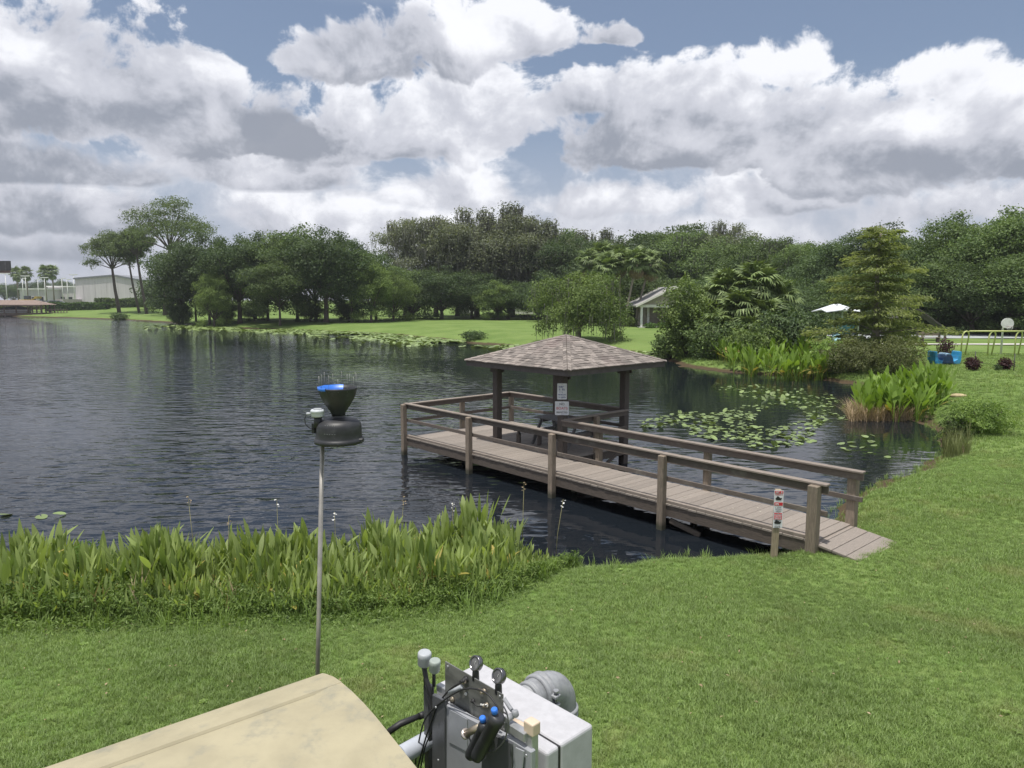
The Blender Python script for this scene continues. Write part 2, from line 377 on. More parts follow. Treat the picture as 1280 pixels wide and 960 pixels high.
def axis_lines(c0, c1, step, lo, hi, g):
    a = list(np.arange(c0, c1 + 1e-6, step)); s = step
    while a[-1] < hi: s = max(step, s * g); a.append(a[-1] + s)
    b = []; s = step; v = c0
    while v > lo: s = max(step, s * g); v -= s; b.append(v)
    return np.array(b[::-1] + a)
gx = axis_lines(-9, 17, .22, -2500, 2500, 1.024); gy = axis_lines(3.5, 30, .22, -60, 3000, 1.018)
GX, GY = np.meshgrid(gx, gy); GH = ground_h(GX, GY)
nx, ny = len(gx), len(gy); idx = np.arange(nx * ny).reshape(ny, nx)
Fg = np.stack([idx[:-1, :-1], idx[:-1, 1:], idx[1:, 1:], idx[1:, :-1]], -1).reshape(-1, 4)
def ground_material():
    m, nt, out = new_mat('ground_turf')
    g = nt.n.new('ShaderNodeNewGeometry'); pos = g.outputs['Position']
    sp = nt.n.new('ShaderNodeSeparateXYZ'); nt.l.new(pos, sp.inputs[0]); Z = sp.outputs[2]
    n1 = nt.noise(pos, .22, 4, .6); n2 = nt.noise(pos, 3.5, 5, .65); n3 = nt.noise(pos, 26, 4, .7)
    c = nt.mix(nt.smooth(n1, .32, .68), (.105, .178, .042), (.165, .240, .070))
    c = nt.mix(nt.smooth(n2, .35, .75, 0, .55), c, (.185, .210, .075))
    c = nt.mix(nt.smooth(n3, .25, .6, .55, 0), c, (.055, .095, .020))
    edge = nt.m('ADD', Z, nt.m('MULTIPLY', nt.m('SUBTRACT', n2, .5), .16))
    c = nt.mix(nt.smooth(edge, .07, .2, 1, 0), c, (.075, .055, .034))
    c = nt.mix(nt.smooth(Z, -.6, .0, 1, 0), c, (.030, .028, .016))
    p = prin(nt, out, c, .95, spec=.1)
    bump(nt, p, nt.m('ADD', nt.m('MULTIPLY', n3, .5), n2), .7, .05)
    return m
V = np.stack([GX, GY, GH], -1).reshape(-1, 3)
gobj = link('ground', np_mesh('ground', V, Fg, ground_material(), True)); tag(gobj, 'mown green lawn and banks round the lake', 'ground', kind='structure')

def water_material():
    m, nt, out = new_mat('lake_water')
    g = nt.n.new('ShaderNodeNewGeometry'); pos = g.outputs['Position']
    def mp(sc, rz):
        n = nt.n.new('ShaderNodeMapping'); n.inputs['Scale'].default_value = sc; n.inputs['Rotation'].default_value = (0, 0, rz); nt.l.new(pos, n.inputs[0]); return n.outputs[0]
    w0 = nt.noise(mp((.5, 1.05, 1), R(10)), 1.9, 1, .5, .3); w1 = nt.noise(mp((.8, 1.8, 1), R(-16)), 2.2, 2, .45, .3); w2 = nt.noise(mp((1.2, 2.6, 1), R(18)), 4.0, 2, .5)
    gust = nt.smooth(nt.noise(pos, .06, 3, .5), .35, .65, .45, 1.25)
    # the small cove behind the dock and the strip under it lie calmer
    sp = nt.n.new('ShaderNodeSeparateXYZ'); nt.l.new(pos, sp.inputs[0])
    off = nt.m('SUBTRACT', nt.m('ADD', sp.outputs[0], nt.m('MULTIPLY', sp.outputs[1], .35)), 9.5)
    calm = nt.smooth(off, -6, 8, 1., .22)
    ln = nt.n.new('ShaderNodeVectorMath'); ln.operation = 'DISTANCE'; nt.l.new(pos, ln.inputs[0]); ln.inputs[1].default_value = (3.6, 12.6, 0)
    calm = nt.m('MULTIPLY', calm, nt.smooth(ln.outputs['Value'], 2.5, 8.0, .16, 1.))
    h = nt.m('ADD', nt.m('ADD', nt.m('MULTIPLY', w1, .55), nt.m('MULTIPLY', w2, .05)), nt.m('MULTIPLY', w0, 1.0))
    h = nt.m('MULTIPLY', nt.m('MULTIPLY', h, gust), calm)
    p = prin(nt, out, (.009, .012, .016), .03)
    p.inputs['IOR'].default_value = 1.333
    bump(nt, p, h, 1.0, .075)
    return m
wm = MB().add([(-900, 6, 0), (60, 6, 0), (60, 400, 0), (-900, 400, 0)], [(0, 1, 2, 3)])
tag(wm.build('lake_water', water_material()), 'dark rippled water of the lake', 'water', kind='structure')

# light concrete path beyond the playground, road at the far left shore
path = MB()
pp = [(26.5, 62.0), (32, 60.6), (38, 59.5), (46, 58.6), (60, 58)]
for i in range(len(pp) - 1):
    (x0, y0), (x1, y1) = pp[i], pp[i + 1]
    path.add([(x0, y0, gz(x0, y0) + .04), (x1, y1, gz(x1, y1) + .04), (x1, y1 + 1.5, gz(x1, y1 + 1.5) + .05), (x0, y0 + 1.5, gz(x0, y0 + 1.5) + .05)], [(0, 1, 2, 3)])
tag(path.build('path', M('concrete', (.48, .46, .42), .85, .1, 2, bmp=.2)), 'pale concrete path crossing the play lawn', 'path', kind='structure')
road = MB()
road.add([(-330, 236, gz(-250, 236) + .06), (-128, 231, gz(-128, 231) + .06), (-128, 244, gz(-128, 244) + .06), (-330, 252, gz(-250, 252) + .06)], [(0, 1, 2, 3)])
tag(road.build('road', M('car_park_asphalt', (.21, .21, .22), .9, .12, .4)), 'pale grey car park road beyond the boathouse', 'road', kind='structure')
court = MB()
court.add([(33, 70, gz(33, 70) + .03), (70, 66, gz(70, 66) + .03), (70, 80, gz(70, 80) + .05), (33, 82, gz(33, 82) + .05)], [(0, 1, 2, 3)])
tag(court.build('pavement', M('court_concrete', (.34, .36, .36), .9, .1, .8)), 'grey green court pad under the basketball hoop', 'pavement', kind='structure')
#--PART2--
# ------------------------------------------------------------------ fishing pier (local x along the walkway to the shore, y towards its far side)
A_DIR = Vector((8.4, -9.4, 0)).normalized(); PIER_RZ = math.atan2(A_DIR.y, A_DIR.x)
P1 = Vector((-3.2, 21.2, 0)); DZ = .55
pier = thing('fishing_pier', 'brown timber fishing pier with railings, running from the bank to a platform', 'pier', P1, PIER_RZ)
WALK, WID, PLX, PLY = 12.6, 1.42, 5.25, 4.18
PW = .197
def plank_mesh(name, w, l):
    return MB().bbox(-w / 2, w / 2, 0, l, -.038, 0, .006).mesh(name, WOOD_DECK)
pl_long = plank_mesh('plank_long', PW - .007, PLY + .05); pl_short = plank_mesh('plank_short', PW - .007, WID + .04)
n = int(WALK / PW)
for i in range(n + 1):
    x = .05 + (i + .5) * PW - .05
    if x > WALK: break
    link('plank', pl_long if x < PLX else pl_short, pier, (x, -.03 + rnd.uniform(-.004, .004), DZ + rnd.uniform(-.0025, .0025)), (rnd.uniform(-.0015, .0015), rnd.uniform(-.006, .006), rnd.uniform(-.001, .001)))
# ramp: five wide boards sloping to the grass
RX0, RX1, RZ1 = n * PW + .02, 13.62, .375
rl = (RX1 - RX0) / 5; slope = math.atan2(DZ - .012 - RZ1, RX1 - RX0)
rp = plank_mesh('ramp_plank', rl / math.cos(slope) - .008, WID + .05)
for i in range(5):
    x = RX0 + (i + .5) * rl; z = DZ - .008 - (x - RX0) * math.tan(slope)
    link('ramp_plank', rp, pier, (x, -.035, z), (0, slope, rnd.uniform(-.002, .002)))
for y in (.0, WID - .05):
    MB().hexa([(RX0, y, .1), (RX1 - .05, y, .2), (RX1 - .05, y + .05, .2), (RX0, y + .05, .1)],
              [(RX0, y, DZ - .055), (RX1 - .05, y, RZ1 - .04), (RX1 - .05, y + .05, RZ1 - .04), (RX0, y + .05, DZ - .055)]).build('ramp_stringer', WOOD_BEAM, pier)
# beams under the boards
def beam(x0, x1, y0, y1, z0, z1, name='beam', mat=WOOD_BEAM): MB().box(x0, x1, y0, y1, z0, z1).bev(name, mat, pier, .005, 1)
beam(-.02, WALK + .05, -.012, .033, DZ - .27, DZ - .045, 'edge_beam')
beam(PLX, WALK + .05, WID - .045, WID, DZ - .27, DZ - .045, 'edge_beam')
beam(-.02, PLX, PLY - .045, PLY, DZ - .27, DZ - .045, 'edge_beam')
beam(-.02, .028, .036, PLY - .048, DZ - .268, DZ - .045, 'edge_beam')
beam(PLX - .045, PLX, WID + .003, PLY - .048, DZ - .268, DZ - .045, 'edge_beam')
for x in (3.15, 6.3, 9.45): beam(x - .06, x + .06, .036, (PLY if x < PLX else WID) - .05, DZ - .30, DZ - .048, 'cross_beam')
for y in (.48, .94): beam(.05, WALK, y, y + .04, DZ - .25, DZ - .05, 'joist')
for y in (1.9, 2.6, 3.3): beam(.05, PLX - .05, y, y + .04, DZ - .25, DZ - .05, 'joist')
# kerb rails lying on the edge of the boards
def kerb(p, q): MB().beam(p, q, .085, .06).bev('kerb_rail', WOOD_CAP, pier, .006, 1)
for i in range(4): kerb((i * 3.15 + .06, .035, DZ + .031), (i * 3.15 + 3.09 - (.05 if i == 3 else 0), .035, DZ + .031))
# posts: square timbers standing in the water outside the rails
PT = DZ + .985
near_posts = [(0, -.075), (3.15, -.075), (6.3, -.075), (9.45, -.075), (WALK - .02, -.075)]
far_posts = [(6.4, WID + .06), (9.5, WID + .06), (WALK - .02, WID + .06)]
plat_posts = [(-.02, 2.16), (.02, PLY + .06), (2.2, PLY + .07), (PLX + .07, 2.6)]
def post(x, y, top, bot=-.9, w=.135, tilt=0.):
    MB().bbox(x - w / 2, x + w / 2, y - w / 2, y + w / 2, bot, top, .012).build('post', WOOD_POST, pier, rot=(tilt, 0, 0))
for i, (x, y) in enumerate(near_posts): post(x, y, PT - .0, w=.145 if i < 4 else .175)
for i, (x, y) in enumerate(far_posts): post(x, y, PT, w=.14 if i < 2 else .165)
for x, y in plat_posts: post(x, y, PT)
# rails: flat cap on edge board, and a middle board
def rail(p, q, out, capw=.135, midz=DZ + .50):
    """p,q plan points of the rail line; out = plan vector away from the deck"""
    p, q, out = Vector((*p, 0)), Vector((*q, 0)), Vector((*out, 0))
    z = Vector((0, 0, 1))
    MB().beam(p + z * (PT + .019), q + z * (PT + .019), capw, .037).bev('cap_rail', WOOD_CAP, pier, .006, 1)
    o = out * -.012
    MB().beam(p + o + z * (PT - .068), q + o + z * (PT - .068), .038, .132).bev('top_rail', WOOD_RAIL, pier, .005, 1)
    MB().beam(p + o + z * midz, q + o + z * midz, .038, .092).bev('middle_rail', WOOD_RAIL, pier, .005, 1)
rail((-.06, .022), (WALK + .17, .022), (0, -1), .15)
rail((PLX - .02, WID - .035), (WALK + .2, WID - .035), (0, 1), .15)
rail((.075, .10), (.075, PLY - .06), (-1, 0), .15)
rail((.0, PLY - .035), (PLX - .14, PLY - .035), (0, 1), .15)
rail((PLX - .025, PLY - .17), (PLX - .025, WID + .06), (1, 0), .15)
# braces below the boards at the right of the platform and under the walkway
MB().beam((PLX + .05, 2.6, -.05), (PLX + .0, 3.55, DZ - .2), .04, .09).build('brace', WOOD_BEAM, pier)
MB().beam((9.6, .03, DZ - .35), (10.25, .12, DZ - .52), .05, .1).build('brace', WOOD_BEAM, pier)
for (x, y) in ((3.15, 1.4), (6.3, .7), (9.45, 1.1)): post(x, y, DZ - .31, w=.12)

for i in range(11):
    x = rnd.uniform(5.2, 11.5); y = rnd.uniform(.15, 1.25); m_ = MB().lathe([(.0, .0), (.022, .001), (.026, .004), (.0, .006)], 7, sx=1.0, sy=.6)
    wpos = P1 + Matrix.Rotation(PIER_RZ, 3, 'Z') @ Vector((x, y, DZ + .004)); tag(m_.build('fallen_leaf', M('pale_dry_leaf', (.62, .58, .48), .8, .1, 9), None, loc=wpos, rot=(0, 0, rnd.uniform(0, 6))), 'small pale dry leaf lying on the walkway boards', 'leaf', 'dry leaves on the walkway')
# ------------------------------------------------------------------ gazebo over the platform (same axes)
gaz = thing('gazebo', 'open gazebo with brown shingled pyramid roof standing on the pier platform', 'gazebo', P1, PIER_RZ)
GP = [(2.42, 1.56), (5.08, 1.53), (5.10, 4.02), (2.42, 4.02)]
EAVE = 2.93; APZ = 3.66
for (x, y) in GP:
    MB().bbox(x - .1, x + .1, y - .1, y + .1, (DZ if (x, y) != GP[2] else -.9) - .0, EAVE - .13, .012).build('post', WOOD_DARK, gaz)
    for s in (-1, 1):
        MB().box(x - .15, x + .15, y + s * .102 - .0, y + s * .102 + s * .04, EAVE - .34, EAVE - .10).bev('post_bracket', WOOD_DARK, gaz, .004, 1) if s > 0 else \
        MB().box(x - .15, x + .15, y - .142, y - .102, EAVE - .34, EAVE - .10).bev('post_bracket', WOOD_DARK, gaz, .004, 1)
RX = (1.78, 5.86); RY = (.88, 4.92); AX, AY = 3.84, 2.93
for y in (1.545, 4.02): MB().box(GP[0][0] - .25, GP[1][0] + .25, y - .06, y + .06, EAVE - .128, EAVE + .02).build('roof_beam', WOOD_DARK, gaz)
for x in (2.42, 5.09): MB().box(x - .06, x + .06, 1.61, 3.955, EAVE - .127, EAVE + .018).build('roof_beam', WOOD_DARK, gaz)
corners = [Vector((RX[0], RY[0], EAVE)), Vector((RX[1], RY[0], EAVE)), Vector((RX[1], RY[1], EAVE)), Vector((RX[0], RY[1], EAVE))]
apex = Vector((AX, AY, APZ))
deckm = MB()
ins = [c + (Vector((AX, AY, EAVE)) - c) * .012 - Vector((0, 0, .012)) for c in corners]
deckm.add(ins + [apex - Vector((0, 0, .03))] + [c - Vector((0, 0, .05)) for c in ins] + [apex - Vector((0, 0, .09))],
          [(0, 1, 4), (1, 2, 4), (2, 3, 4), (3, 0, 4), (6, 5, 9), (7, 6, 9), (8, 7, 9), (5, 8, 9), (0, 5, 6, 1), (1, 6, 7, 2), (2, 7, 8, 3), (3, 8, 5, 0)])
roof = deckm.build('roof', WOOD_DARK, gaz)
for i in range(4):
    a, b = corners[i], corners[(i + 1) % 4]; d = (b - a).normalized(); inn = Vector((-d.y, d.x, 0))
    MB().hexa([a + inn * .03 + d * .03 - Vector((0, 0, .155)), b + inn * .03 - d * .03 - Vector((0, 0, .155)), b + inn * .055 - d * .055 - Vector((0, 0, .155)), a + inn * .055 + d * .055 - Vector((0, 0, .155))],
              [a + inn * .03 + d * .03 - Vector((0, 0, .018)), b + inn * .03 - d * .03 - Vector((0, 0, .018)), b + inn * .055 - d * .055 - Vector((0, 0, .018)), a + inn * .055 + d * .055 - Vector((0, 0, .018))]).build('fascia', FASCIA, roof)
    # shingles: courses of separate tabs, butts lapping
    sm = MB(); nc = 15; eave_len = (b - a).length; mid = (a + b) / 2
    up = (apex - mid); nrm = d.cross(up).normalized(); upn = up.normalized(); sl = up.length
    # apex offset along the eave
    for c in range(nc):
        t0, t1 = c / nc, min((c + 1.35) / nc, .998)
        l0 = a + (apex - a) * t0; r0 = b + (apex - b) * t0; l1 = a + (apex - a) * t1; r1 = b + (apex - b) * t1
        wdt = (r0 - l0).length; x = -((c * .37) % 1) * .3
        while x < wdt:
            wd = rnd.choice((.14, .2, .27)); x0, x1 = max(x, 0) + .003, min(x + wd, wdt) - .003
            x += wd
            if x1 - x0 < .03: continue
            lift = rnd.choice((.010, .016, .022)); drop = -upn * rnd.uniform(.004, .016)
            q0 = l0 + d * x0 + nrm * lift + drop; q1 = l0 + d * x1 + nrm * lift + drop
            w1 = (r1 - l1).length
            # keep inside the triangle at the upper end
            o0 = (l1 - l0).dot(d); y0 = min(max(x0, o0), o0 + w1); y1 = min(max(x1, o0), o0 + w1)
            hgt = (l1 - l0) - d * o0
            q2 = l0 + d * y1 + hgt + nrm * .004; q3 = l0 + d * y0 + hgt + nrm * .004
            sm.add([q0, q1, q2, q3, q0 - nrm * (lift + .01), q1 - nrm * (lift + .01)], [(0, 1, 2, 3), (4, 5, 1, 0), (4, 0, 3), (1, 5, 2)])
    so = sm.build('shingles', SHINGLE, roof); so['kind'] = 'stuff'
    hm = MB()
    for c in range(16):                                   # hip caps
        p = a + (apex - a) * (c / 16); q = a + (apex - a) * min((c + 1.3) / 16, 1.0)
        dd = (q - p).normalized(); hd = Vector((-d.y, d.x, 0)); prev = (corners[i - 1] - a).normalized()
        for e in (d, prev):
            up2 = dd.cross(e).normalized(); up2 = up2 if up2.z > 0 else -up2
            wv = e * .135
            slope_in = (apex - a); k = wv.dot(Vector((slope_in.x, slope_in.y, 0)).normalized())
            wv = wv + Vector((0, 0, 0)); 
            wv = wv - dd * wv.dot(dd)
            hm.add([p + up2 * .034, p + wv + up2 * .024, q + wv + up2 * .016, q + up2 * .024, p + up2 * .004, p + wv + up2 * .004],
                   [(0, 1, 2, 3), (4, 5, 1, 0), (5, 2, 1)])
    ho = hm.build('hip_shingles', SHINGLE, roof); ho['kind'] = 'stuff'

# ------------------------------------------------------------------ lettering
def text_mesh(name, body, size, mat, ext=.0015):
    cu = bpy.data.curves.new(name, 'FONT'); cu.body = body; cu.size = size; cu.align_x = 'CENTER'; cu.align_y = 'CENTER'; cu.extrude = ext
    ob = bpy.data.objects.new(name, cu); COL.objects.link(ob); bpy.context.view_layer.update()
    me = bpy.data.meshes.new_from_object(ob.evaluated_get(bpy.context.evaluated_depsgraph_get()))
    bpy.data.objects.remove(ob); bpy.data.curves.remove(cu); me.materials.clear(); me.materials.append(mat); return me
def sign(name, label, loc, rz, w, h, group=None, rad=.02):
    """flat plate whose face looks along -y of its own frame"""
    t = thing(name, label, 'sign', loc, rz, group)
    pts = []
    for cx, cz, a0 in ((w / 2 - rad, h / 2 - rad, 0), (-w / 2 + rad, h / 2 - rad, 90), (-w / 2 + rad, -h / 2 + rad, 180), (w / 2 - rad, -h / 2 + rad, 270)):
        for k in range(4): a = R(a0 + k * 30); pts.append(Vector((cx + rad * math.cos(a), 0, cz + rad * math.sin(a))))
    MB().prism(pts, (0, .004, 0)).build('panel', SIGNW, t)
    for z in (h / 2 - .025, -h / 2 + .025): MB().lathe([(.008, 0), (.008, .004), (.004, .006)], 8, (0, -.001, z), (0, -1, 0)).build('bolt', M('bolt_steel', (.35, .35, .36), .4, .1, 8, metal=.8), t)
    return t
def put_text(t, body, size, x, z, mat, sx=1.):
    link('lettering', text_mesh('lettering', body, size, mat), t, (x, -.003, z), (math.pi / 2, 0, 0), (sx, 1, 1))
def small_print(t, x0, x1, z, h, mat, seed, y=0.):
    """a line of print too small to read: broken strokes"""
    r = random.Random(seed); m = MB(); x = x0
    while x < x1 - h * .4:
        w = min(r.uniform(.35, 1.0) * h, x1 - x); 
        if r.random() > .16:
            for q in range(3):
                if r.random() < .8: m.box(x, x + w * .8, -.002, -.0005, z - h / 2 + q * h * .38, z - h / 2 + q * h * .38 + h * .2)
            m.box(x, x + w * .25, -.0022, -.0006, z - h / 2, z + h / 2)
        x += w
    m.build('small_print', mat, t, loc=(0, y, 0))['kind'] = 'stuff'
def wp(lx, ly, z): return P1 + Matrix.Rotation(PIER_RZ, 3, 'Z') @ Vector((lx, ly, z))
face_rz = R(-4)
fp = wp(5.08, 1.53, 0)
for sy_, w, h, nm, lab in ((2.30, .25, .42, 'notice_sign', 'upper white notice with blue print on the gazebo post'), (1.86, .36, .36, 'boat_sign', 'lower white notice reading no boats on the gazebo post')):
    s = sign(nm, lab, (fp.x - .03, fp.y - .155, sy_), face_rz, w, h)
    if w < .3:
        for i, (ww, hh) in enumerate(((.17, .045), (.18, .05), (.12, .045), (.2, .035), (.2, .035))): small_print(s, -ww / 2, ww / 2, .12 - i * .068, hh, SIGNB, 30 + i)
    else:
        put_text(s, 'NO', .085, 0, .105, SIGNK); put_text(s, 'BOATS', .095, 0, -.005, SIGNR, 1.0); put_text(s, 'PERMITTED', .06, 0, -.11, SIGNK, .95)

# gator warning signs on a raw wooden post by the ramp
sb = onz(967, 703, .26); sb.z = gz(sb.x, sb.y)
ps = thing('sign_post', 'raw wooden sign post standing in the grass beside the ramp', 'post', sb, R(-6))
MB().bbox(-.05, .05, -.045, .045, -.3, 1.17, .008).build('timber', WOOD_RAW, ps, rot=(0, R(1.2), 0))
def gator(t, z, sx):
    m = MB(); prof = [(-.05, -.012), (-.03, -.02), (.03, -.02), (.045, -.005), (.05, .012), (.03, .006), (.012, .014), (-.012, .03), (-.03, .026), (-.038, .01), (-.052, .004)]
    m.prism([Vector((x * sx, -.004, z + y * 1.4)) for x, y in prof], (0, .003, 0)); m.build('pictogram', SIGNK, t)
def warn(z, h, nm, lab, lower):
    s = sign(nm, lab, (sb.x + .015, sb.y - .062, sb.z + z), R(-6), .15, h, rad=.008)
    if not lower:
        MB().box(-.068, .068, -.003, -.0005, h / 2 - .055, h / 2 - .012).build('red_band', SIGNR, s); small_print(s, -.055, .055, h / 2 - .033, .026, SIGNW, 11, -.004)
        small_print(s, -.06, .06, h / 2 - .075, .018, SIGNR, 3)
        gator(s, .045, 1.0)
        MB().box(-.068, .068, -.003, -.0005, -.075, -.02).build('red_band', SIGNR, s); small_print(s, -.05, .05, -.048, .03, SIGNW, 12, -.004)
        for i in range(3): small_print(s, -.05, .05, -.105 - i * .03, .02, M('sign_grey', (.25, .25, .27), .4, .05, 8), 40 + i)
    else:
        MB().box(-.064, .064, -.003, -.0005, h / 2 - .03, h / 2 - .01).build('red_band', SIGNR, s)
        MB().box(-.064, .064, -.003, -.0005, h / 2 - .12, h / 2 - .045).build('red_band', M('sign_pink', (.62, .16, .18), .4, .1, 30), s); small_print(s, -.05, .05, h / 2 - .065, .022, SIGNW, 13, -.004); small_print(s, -.05, .05, h / 2 - .098, .022, SIGNW, 14, -.004)
        small_print(s, -.05, .05, h / 2 - .14, .015, SIGNK, 8)
        gator(s, -.035, 1.1)
        for i in range(2): small_print(s, -.05, .05, -.1 - i * .025, .015, M('sign_grey', (.25, .25, .27), .4, .05, 8), 60 + i)
warn(.985, .37, 'warning_sign', 'upper alligator warning plate with two red bands on raw post', False)
warn(.66, .265, 'prohibition_sign', 'lower plate with pink red panel and dark animal on raw post', True)

# ------------------------------------------------------------------ picnic table under the gazebo
tb = thing('picnic_table', 'grey wooden picnic table in the shade of the gazebo', 'picnic table', wp(3.95, 2.75, DZ), PIER_RZ + R(4))
for i in range(4): MB().bbox(-.85, .85, -.33 + i * .168, -.33 + i * .168 + .155, .70, .738, .006).build('top_plank', WOOD_GREY, tb)
for s in (-1, 1):
    for k in range(2): y = s * .68 + (k - 1) * .15 + .005; MB().bbox(-.85, .85, y, y + .14, .42, .458, .006).build('bench_plank', WOOD_GREY, tb)
    x = s * .6
    MB().box(x - .02, x + .02, -.72, .72, .335, .418).build('cross_bar', WOOD_GREY, tb)
    MB().box(x + .022, x + .06, -.3, .3, .61, .699).build('cross_bar', WOOD_GREY, tb)
    for k in (-1, 1): MB().beam((x + s * .045 if s > 0 else x - .045, k * .62, 0), (x + s * .045 if s > 0 else x - .045, k * .22, .69), .04, .1, Vector((1, 0, 0)).cross(Vector((0, 0, 1)))).build('leg', WOOD_GREY, tb)
wt = wp(4.75, 1.95, DZ)
# bench box by the front post
bn = thing('deck_bench', 'small low grey bench on the pier beside the picnic table', 'bench', wp(3.35, 1.95, DZ), PIER_RZ + R(38))
for k in range(2): MB().bbox(-.42, .42, -.16 + k * .165, -.005 + k * .165, .40, .44, .006).build('seat_plank', WOOD_GREY, bn)
for s in (-1, 1):
    MB().box(s * .3 - .02, s * .3 + .02, -.15, .15, .31, .398).build('seat_bar', WOOD_DARK, bn)
    for k in (-1, 1): MB().box(s * .3 - .045, s * .3 + .045, k * .1 - .03, k * .1 + .03, 0, .309).build('leg', WOOD_DARK, bn)
#--PART3--
# ------------------------------------------------------------------ near equipment
GAL = M('galvanised_steel', (.42, .43, .44), .42, .12, 9, metal=.55, bmp=.05)
PLATE = M('dull_steel_plate', (.21, .215, .205), .38, .22, 3, metal=.45, stretch=(1, 1, 5), dirt=(.30, .30, .28), dirtscale=5)
BOXW = M('white_fibreglass', (.43, .43, .45), .6, .05, 14, dirt=(.385, .385, .40), dirtscale=22)
PIPEG = M('grey_cast_pipe', (.27, .28, .295), .55, .16, 12, bmp=.12, bdist=.004, dirt=(.20, .21, .20), dirtscale=6)
PVC = M('grey_pvc', (.40, .43, .48), .5, .06, 5)
RUBBER = M('black_rubber', (.018, .018, .019), .55, .15, 8)
BLACKP = M('black_plastic', (.022, .023, .026), .5, .15, 6, bmp=.1, bdist=.002, dirt=(.05, .05, .055), dirtscale=12)
BRASS = M('dull_brass', (.30, .26, .20), .4, .15, 8, metal=.6)
TAN = M('tan_plastic', (.56, .45, .34), .6, .06, 8)
BLUE = M('blue_plastic', (.03, .16, .62), .4, .05, 8)
CHROME = M('gauge_bezel', (.16, .16, .17), .25, .1, 8, metal=.8)
GLASSY = M('gauge_face', (.10, .10, .10), .12, .3, 20, spec=.8)
PANELG = M('grey_panel_enamel', (.30, .31, .33), .22, .06, 4, spec=.7)
PANELD = M('dark_panel_enamel', (.085, .088, .095), .25, .1, 4, spec=.6)
LGREY = M('pale_grey_plastic', (.36, .38, .40), .5, .06, 6)

bu = Vector((.69, -.724, 0)).normalized(); bn_ = Vector((-bu.y * -1, bu.x, 0))
bn_ = Vector((bu.y, -bu.x, 0)); bn_ = bn_ if bn_.dot(Vector((-1, -1, 0))) > 0 else -bn_      # cabinet front looks left and towards the house
B0 = Vector((.514, 4.199, 0))                                                                # back right corner of the cabinet (plan)
BTZ = 2.0
def frontp(off, px_, py_):
    """point of the vertical plane `off` in front of the cabinet's back, seen at that pixel"""
    r = Vector(ray(px_, py_)); o = Vector((0, 0, CZ)); p0 = B0 + bn_ * off
    t = (p0 - o).dot(bn_) / r.dot(bn_); return o + r * t
cab_z = gz(.2, 4.4)
cab = thing('equipment_cabinet', 'white fibreglass equipment cabinet on the lawn with a steel gauge plate', 'cabinet', (B0.x, B0.y, cab_z))
def cp(s, f, z): return B0 - bu * s + bn_ * f + Vector((0, 0, z))            # s = metres left of the right end, f = metres to the front
def cab_box(s0, s1, f0, f1, z0, z1, name, mat, parent=cab, bev=.02, seg=3):
    m = MB().hexa([cp(s0, f0, z0), cp(s0, f1, z0), cp(s1, f1, z0), cp(s1, f0, z0)][::-1], [cp(s0, f0, z1), cp(s0, f1, z1), cp(s1, f1, z1), cp(s1, f0, z1)][::-1])
    return m.bev(name, mat, parent, bev, seg, off=cab.location)
cab_box(0, 1.08, 0, .305, 1.12, BTZ, 'body', BOXW, bev=.022)
cab_box(.004, 1.076, .311, .42, 1.13, BTZ - .006, 'door', BOXW, bev=.02)
cab_box(.006, 1.074, .300, .316, 1.125, BTZ - .012, 'seal', RUBBER, bev=.002, seg=1)
for s in (.1, .98):
    for f in (.08, .3): cab_box(s - .03, s + .03, f - .03, f + .03, cab_z - .15, 1.12, 'leg', GAL, bev=.004, seg=1)
# gauge plate standing in front of the door on a strut frame
FP = .545
def plate(poly, off, th, name, mat, parent=cab, w=.003):
    pts = [frontp(off, *p) for p in poly]
    return MB().prism(pts, -bn_ * th).bev(name, mat, parent, w, 1, off=cab.location)
gp = plate([(556, 826), (629, 868), (629, 915), (556, 890)], FP, .006, 'gauge_plate', PLATE)
plate([(541, 872), (562, 883), (585, 897), (641, 926), (664, 940), (664, 1010), (541, 1010)], FP + .05, .04, 'lower_panel', PANELG, w=.006)
plate([(540, 868), (556, 876), (556, 1010), (540, 1010)], FP + .065, .03, 'panel_edge', PANELD, w=.004)
plate([(561, 886), (584, 899), (584, 940), (561, 928)], FP + .056, .004, 'name_plate', PANELG, w=.002)
plate([(603, 912), (640, 930), (640, 1010), (600, 1010)], FP + .062, .008, 'panel_door', PANELD, w=.003)
plate([(644, 934), (655, 939), (648, 1010), (636, 1010)], FP + .068, .008, 'panel_strip', PANELG, w=.003)
# struts
def tub(pts, r, name, mat, seg=10, parent=cab):
    return MB().tube(pts, r, seg).build(name, mat, parent, off=cab.location)
q = frontp(FP + .0, 665, 912)
MB().beam(Vector((q.x, q.y, cab_z - .2)), q, .055, .055, bn_).bev('strut_post', GAL, cab, .004, 1, off=cab.location)
MB().hexa(*[[q + bu * a * .055 + bn_ * b * .055 + Vector((0, 0, z)) for a, b in ((-.7, -.6), (.7, -.6), (.7, .6), (-.7, .6))] for z in (-.02, .055)]).bev('post_cap', TAN, cab, .008, 2, off=cab.location)
q2 = frontp(FP - .03, 548, 858); q3 = frontp(FP - .03, 664, 922)
MB().beam(q2, q3, .04, .045).bev('strut', GAL, cab, .004, 1, off=cab.location)
q4 = frontp(FP - .03, 536, 860); MB().beam(Vector((q4.x, q4.y, cab_z - .2)), q4 + Vector((0, 0, .02)), .055, .055, bn_).bev('strut_post', PANELD, cab, .004, 1, off=cab.location)
MB().beam(frontp(FP + .03, 634, 905), frontp(FP + .03, 659, 921), .05, .055).bev('strut', GAL, cab, .004, 1, off=cab.location)
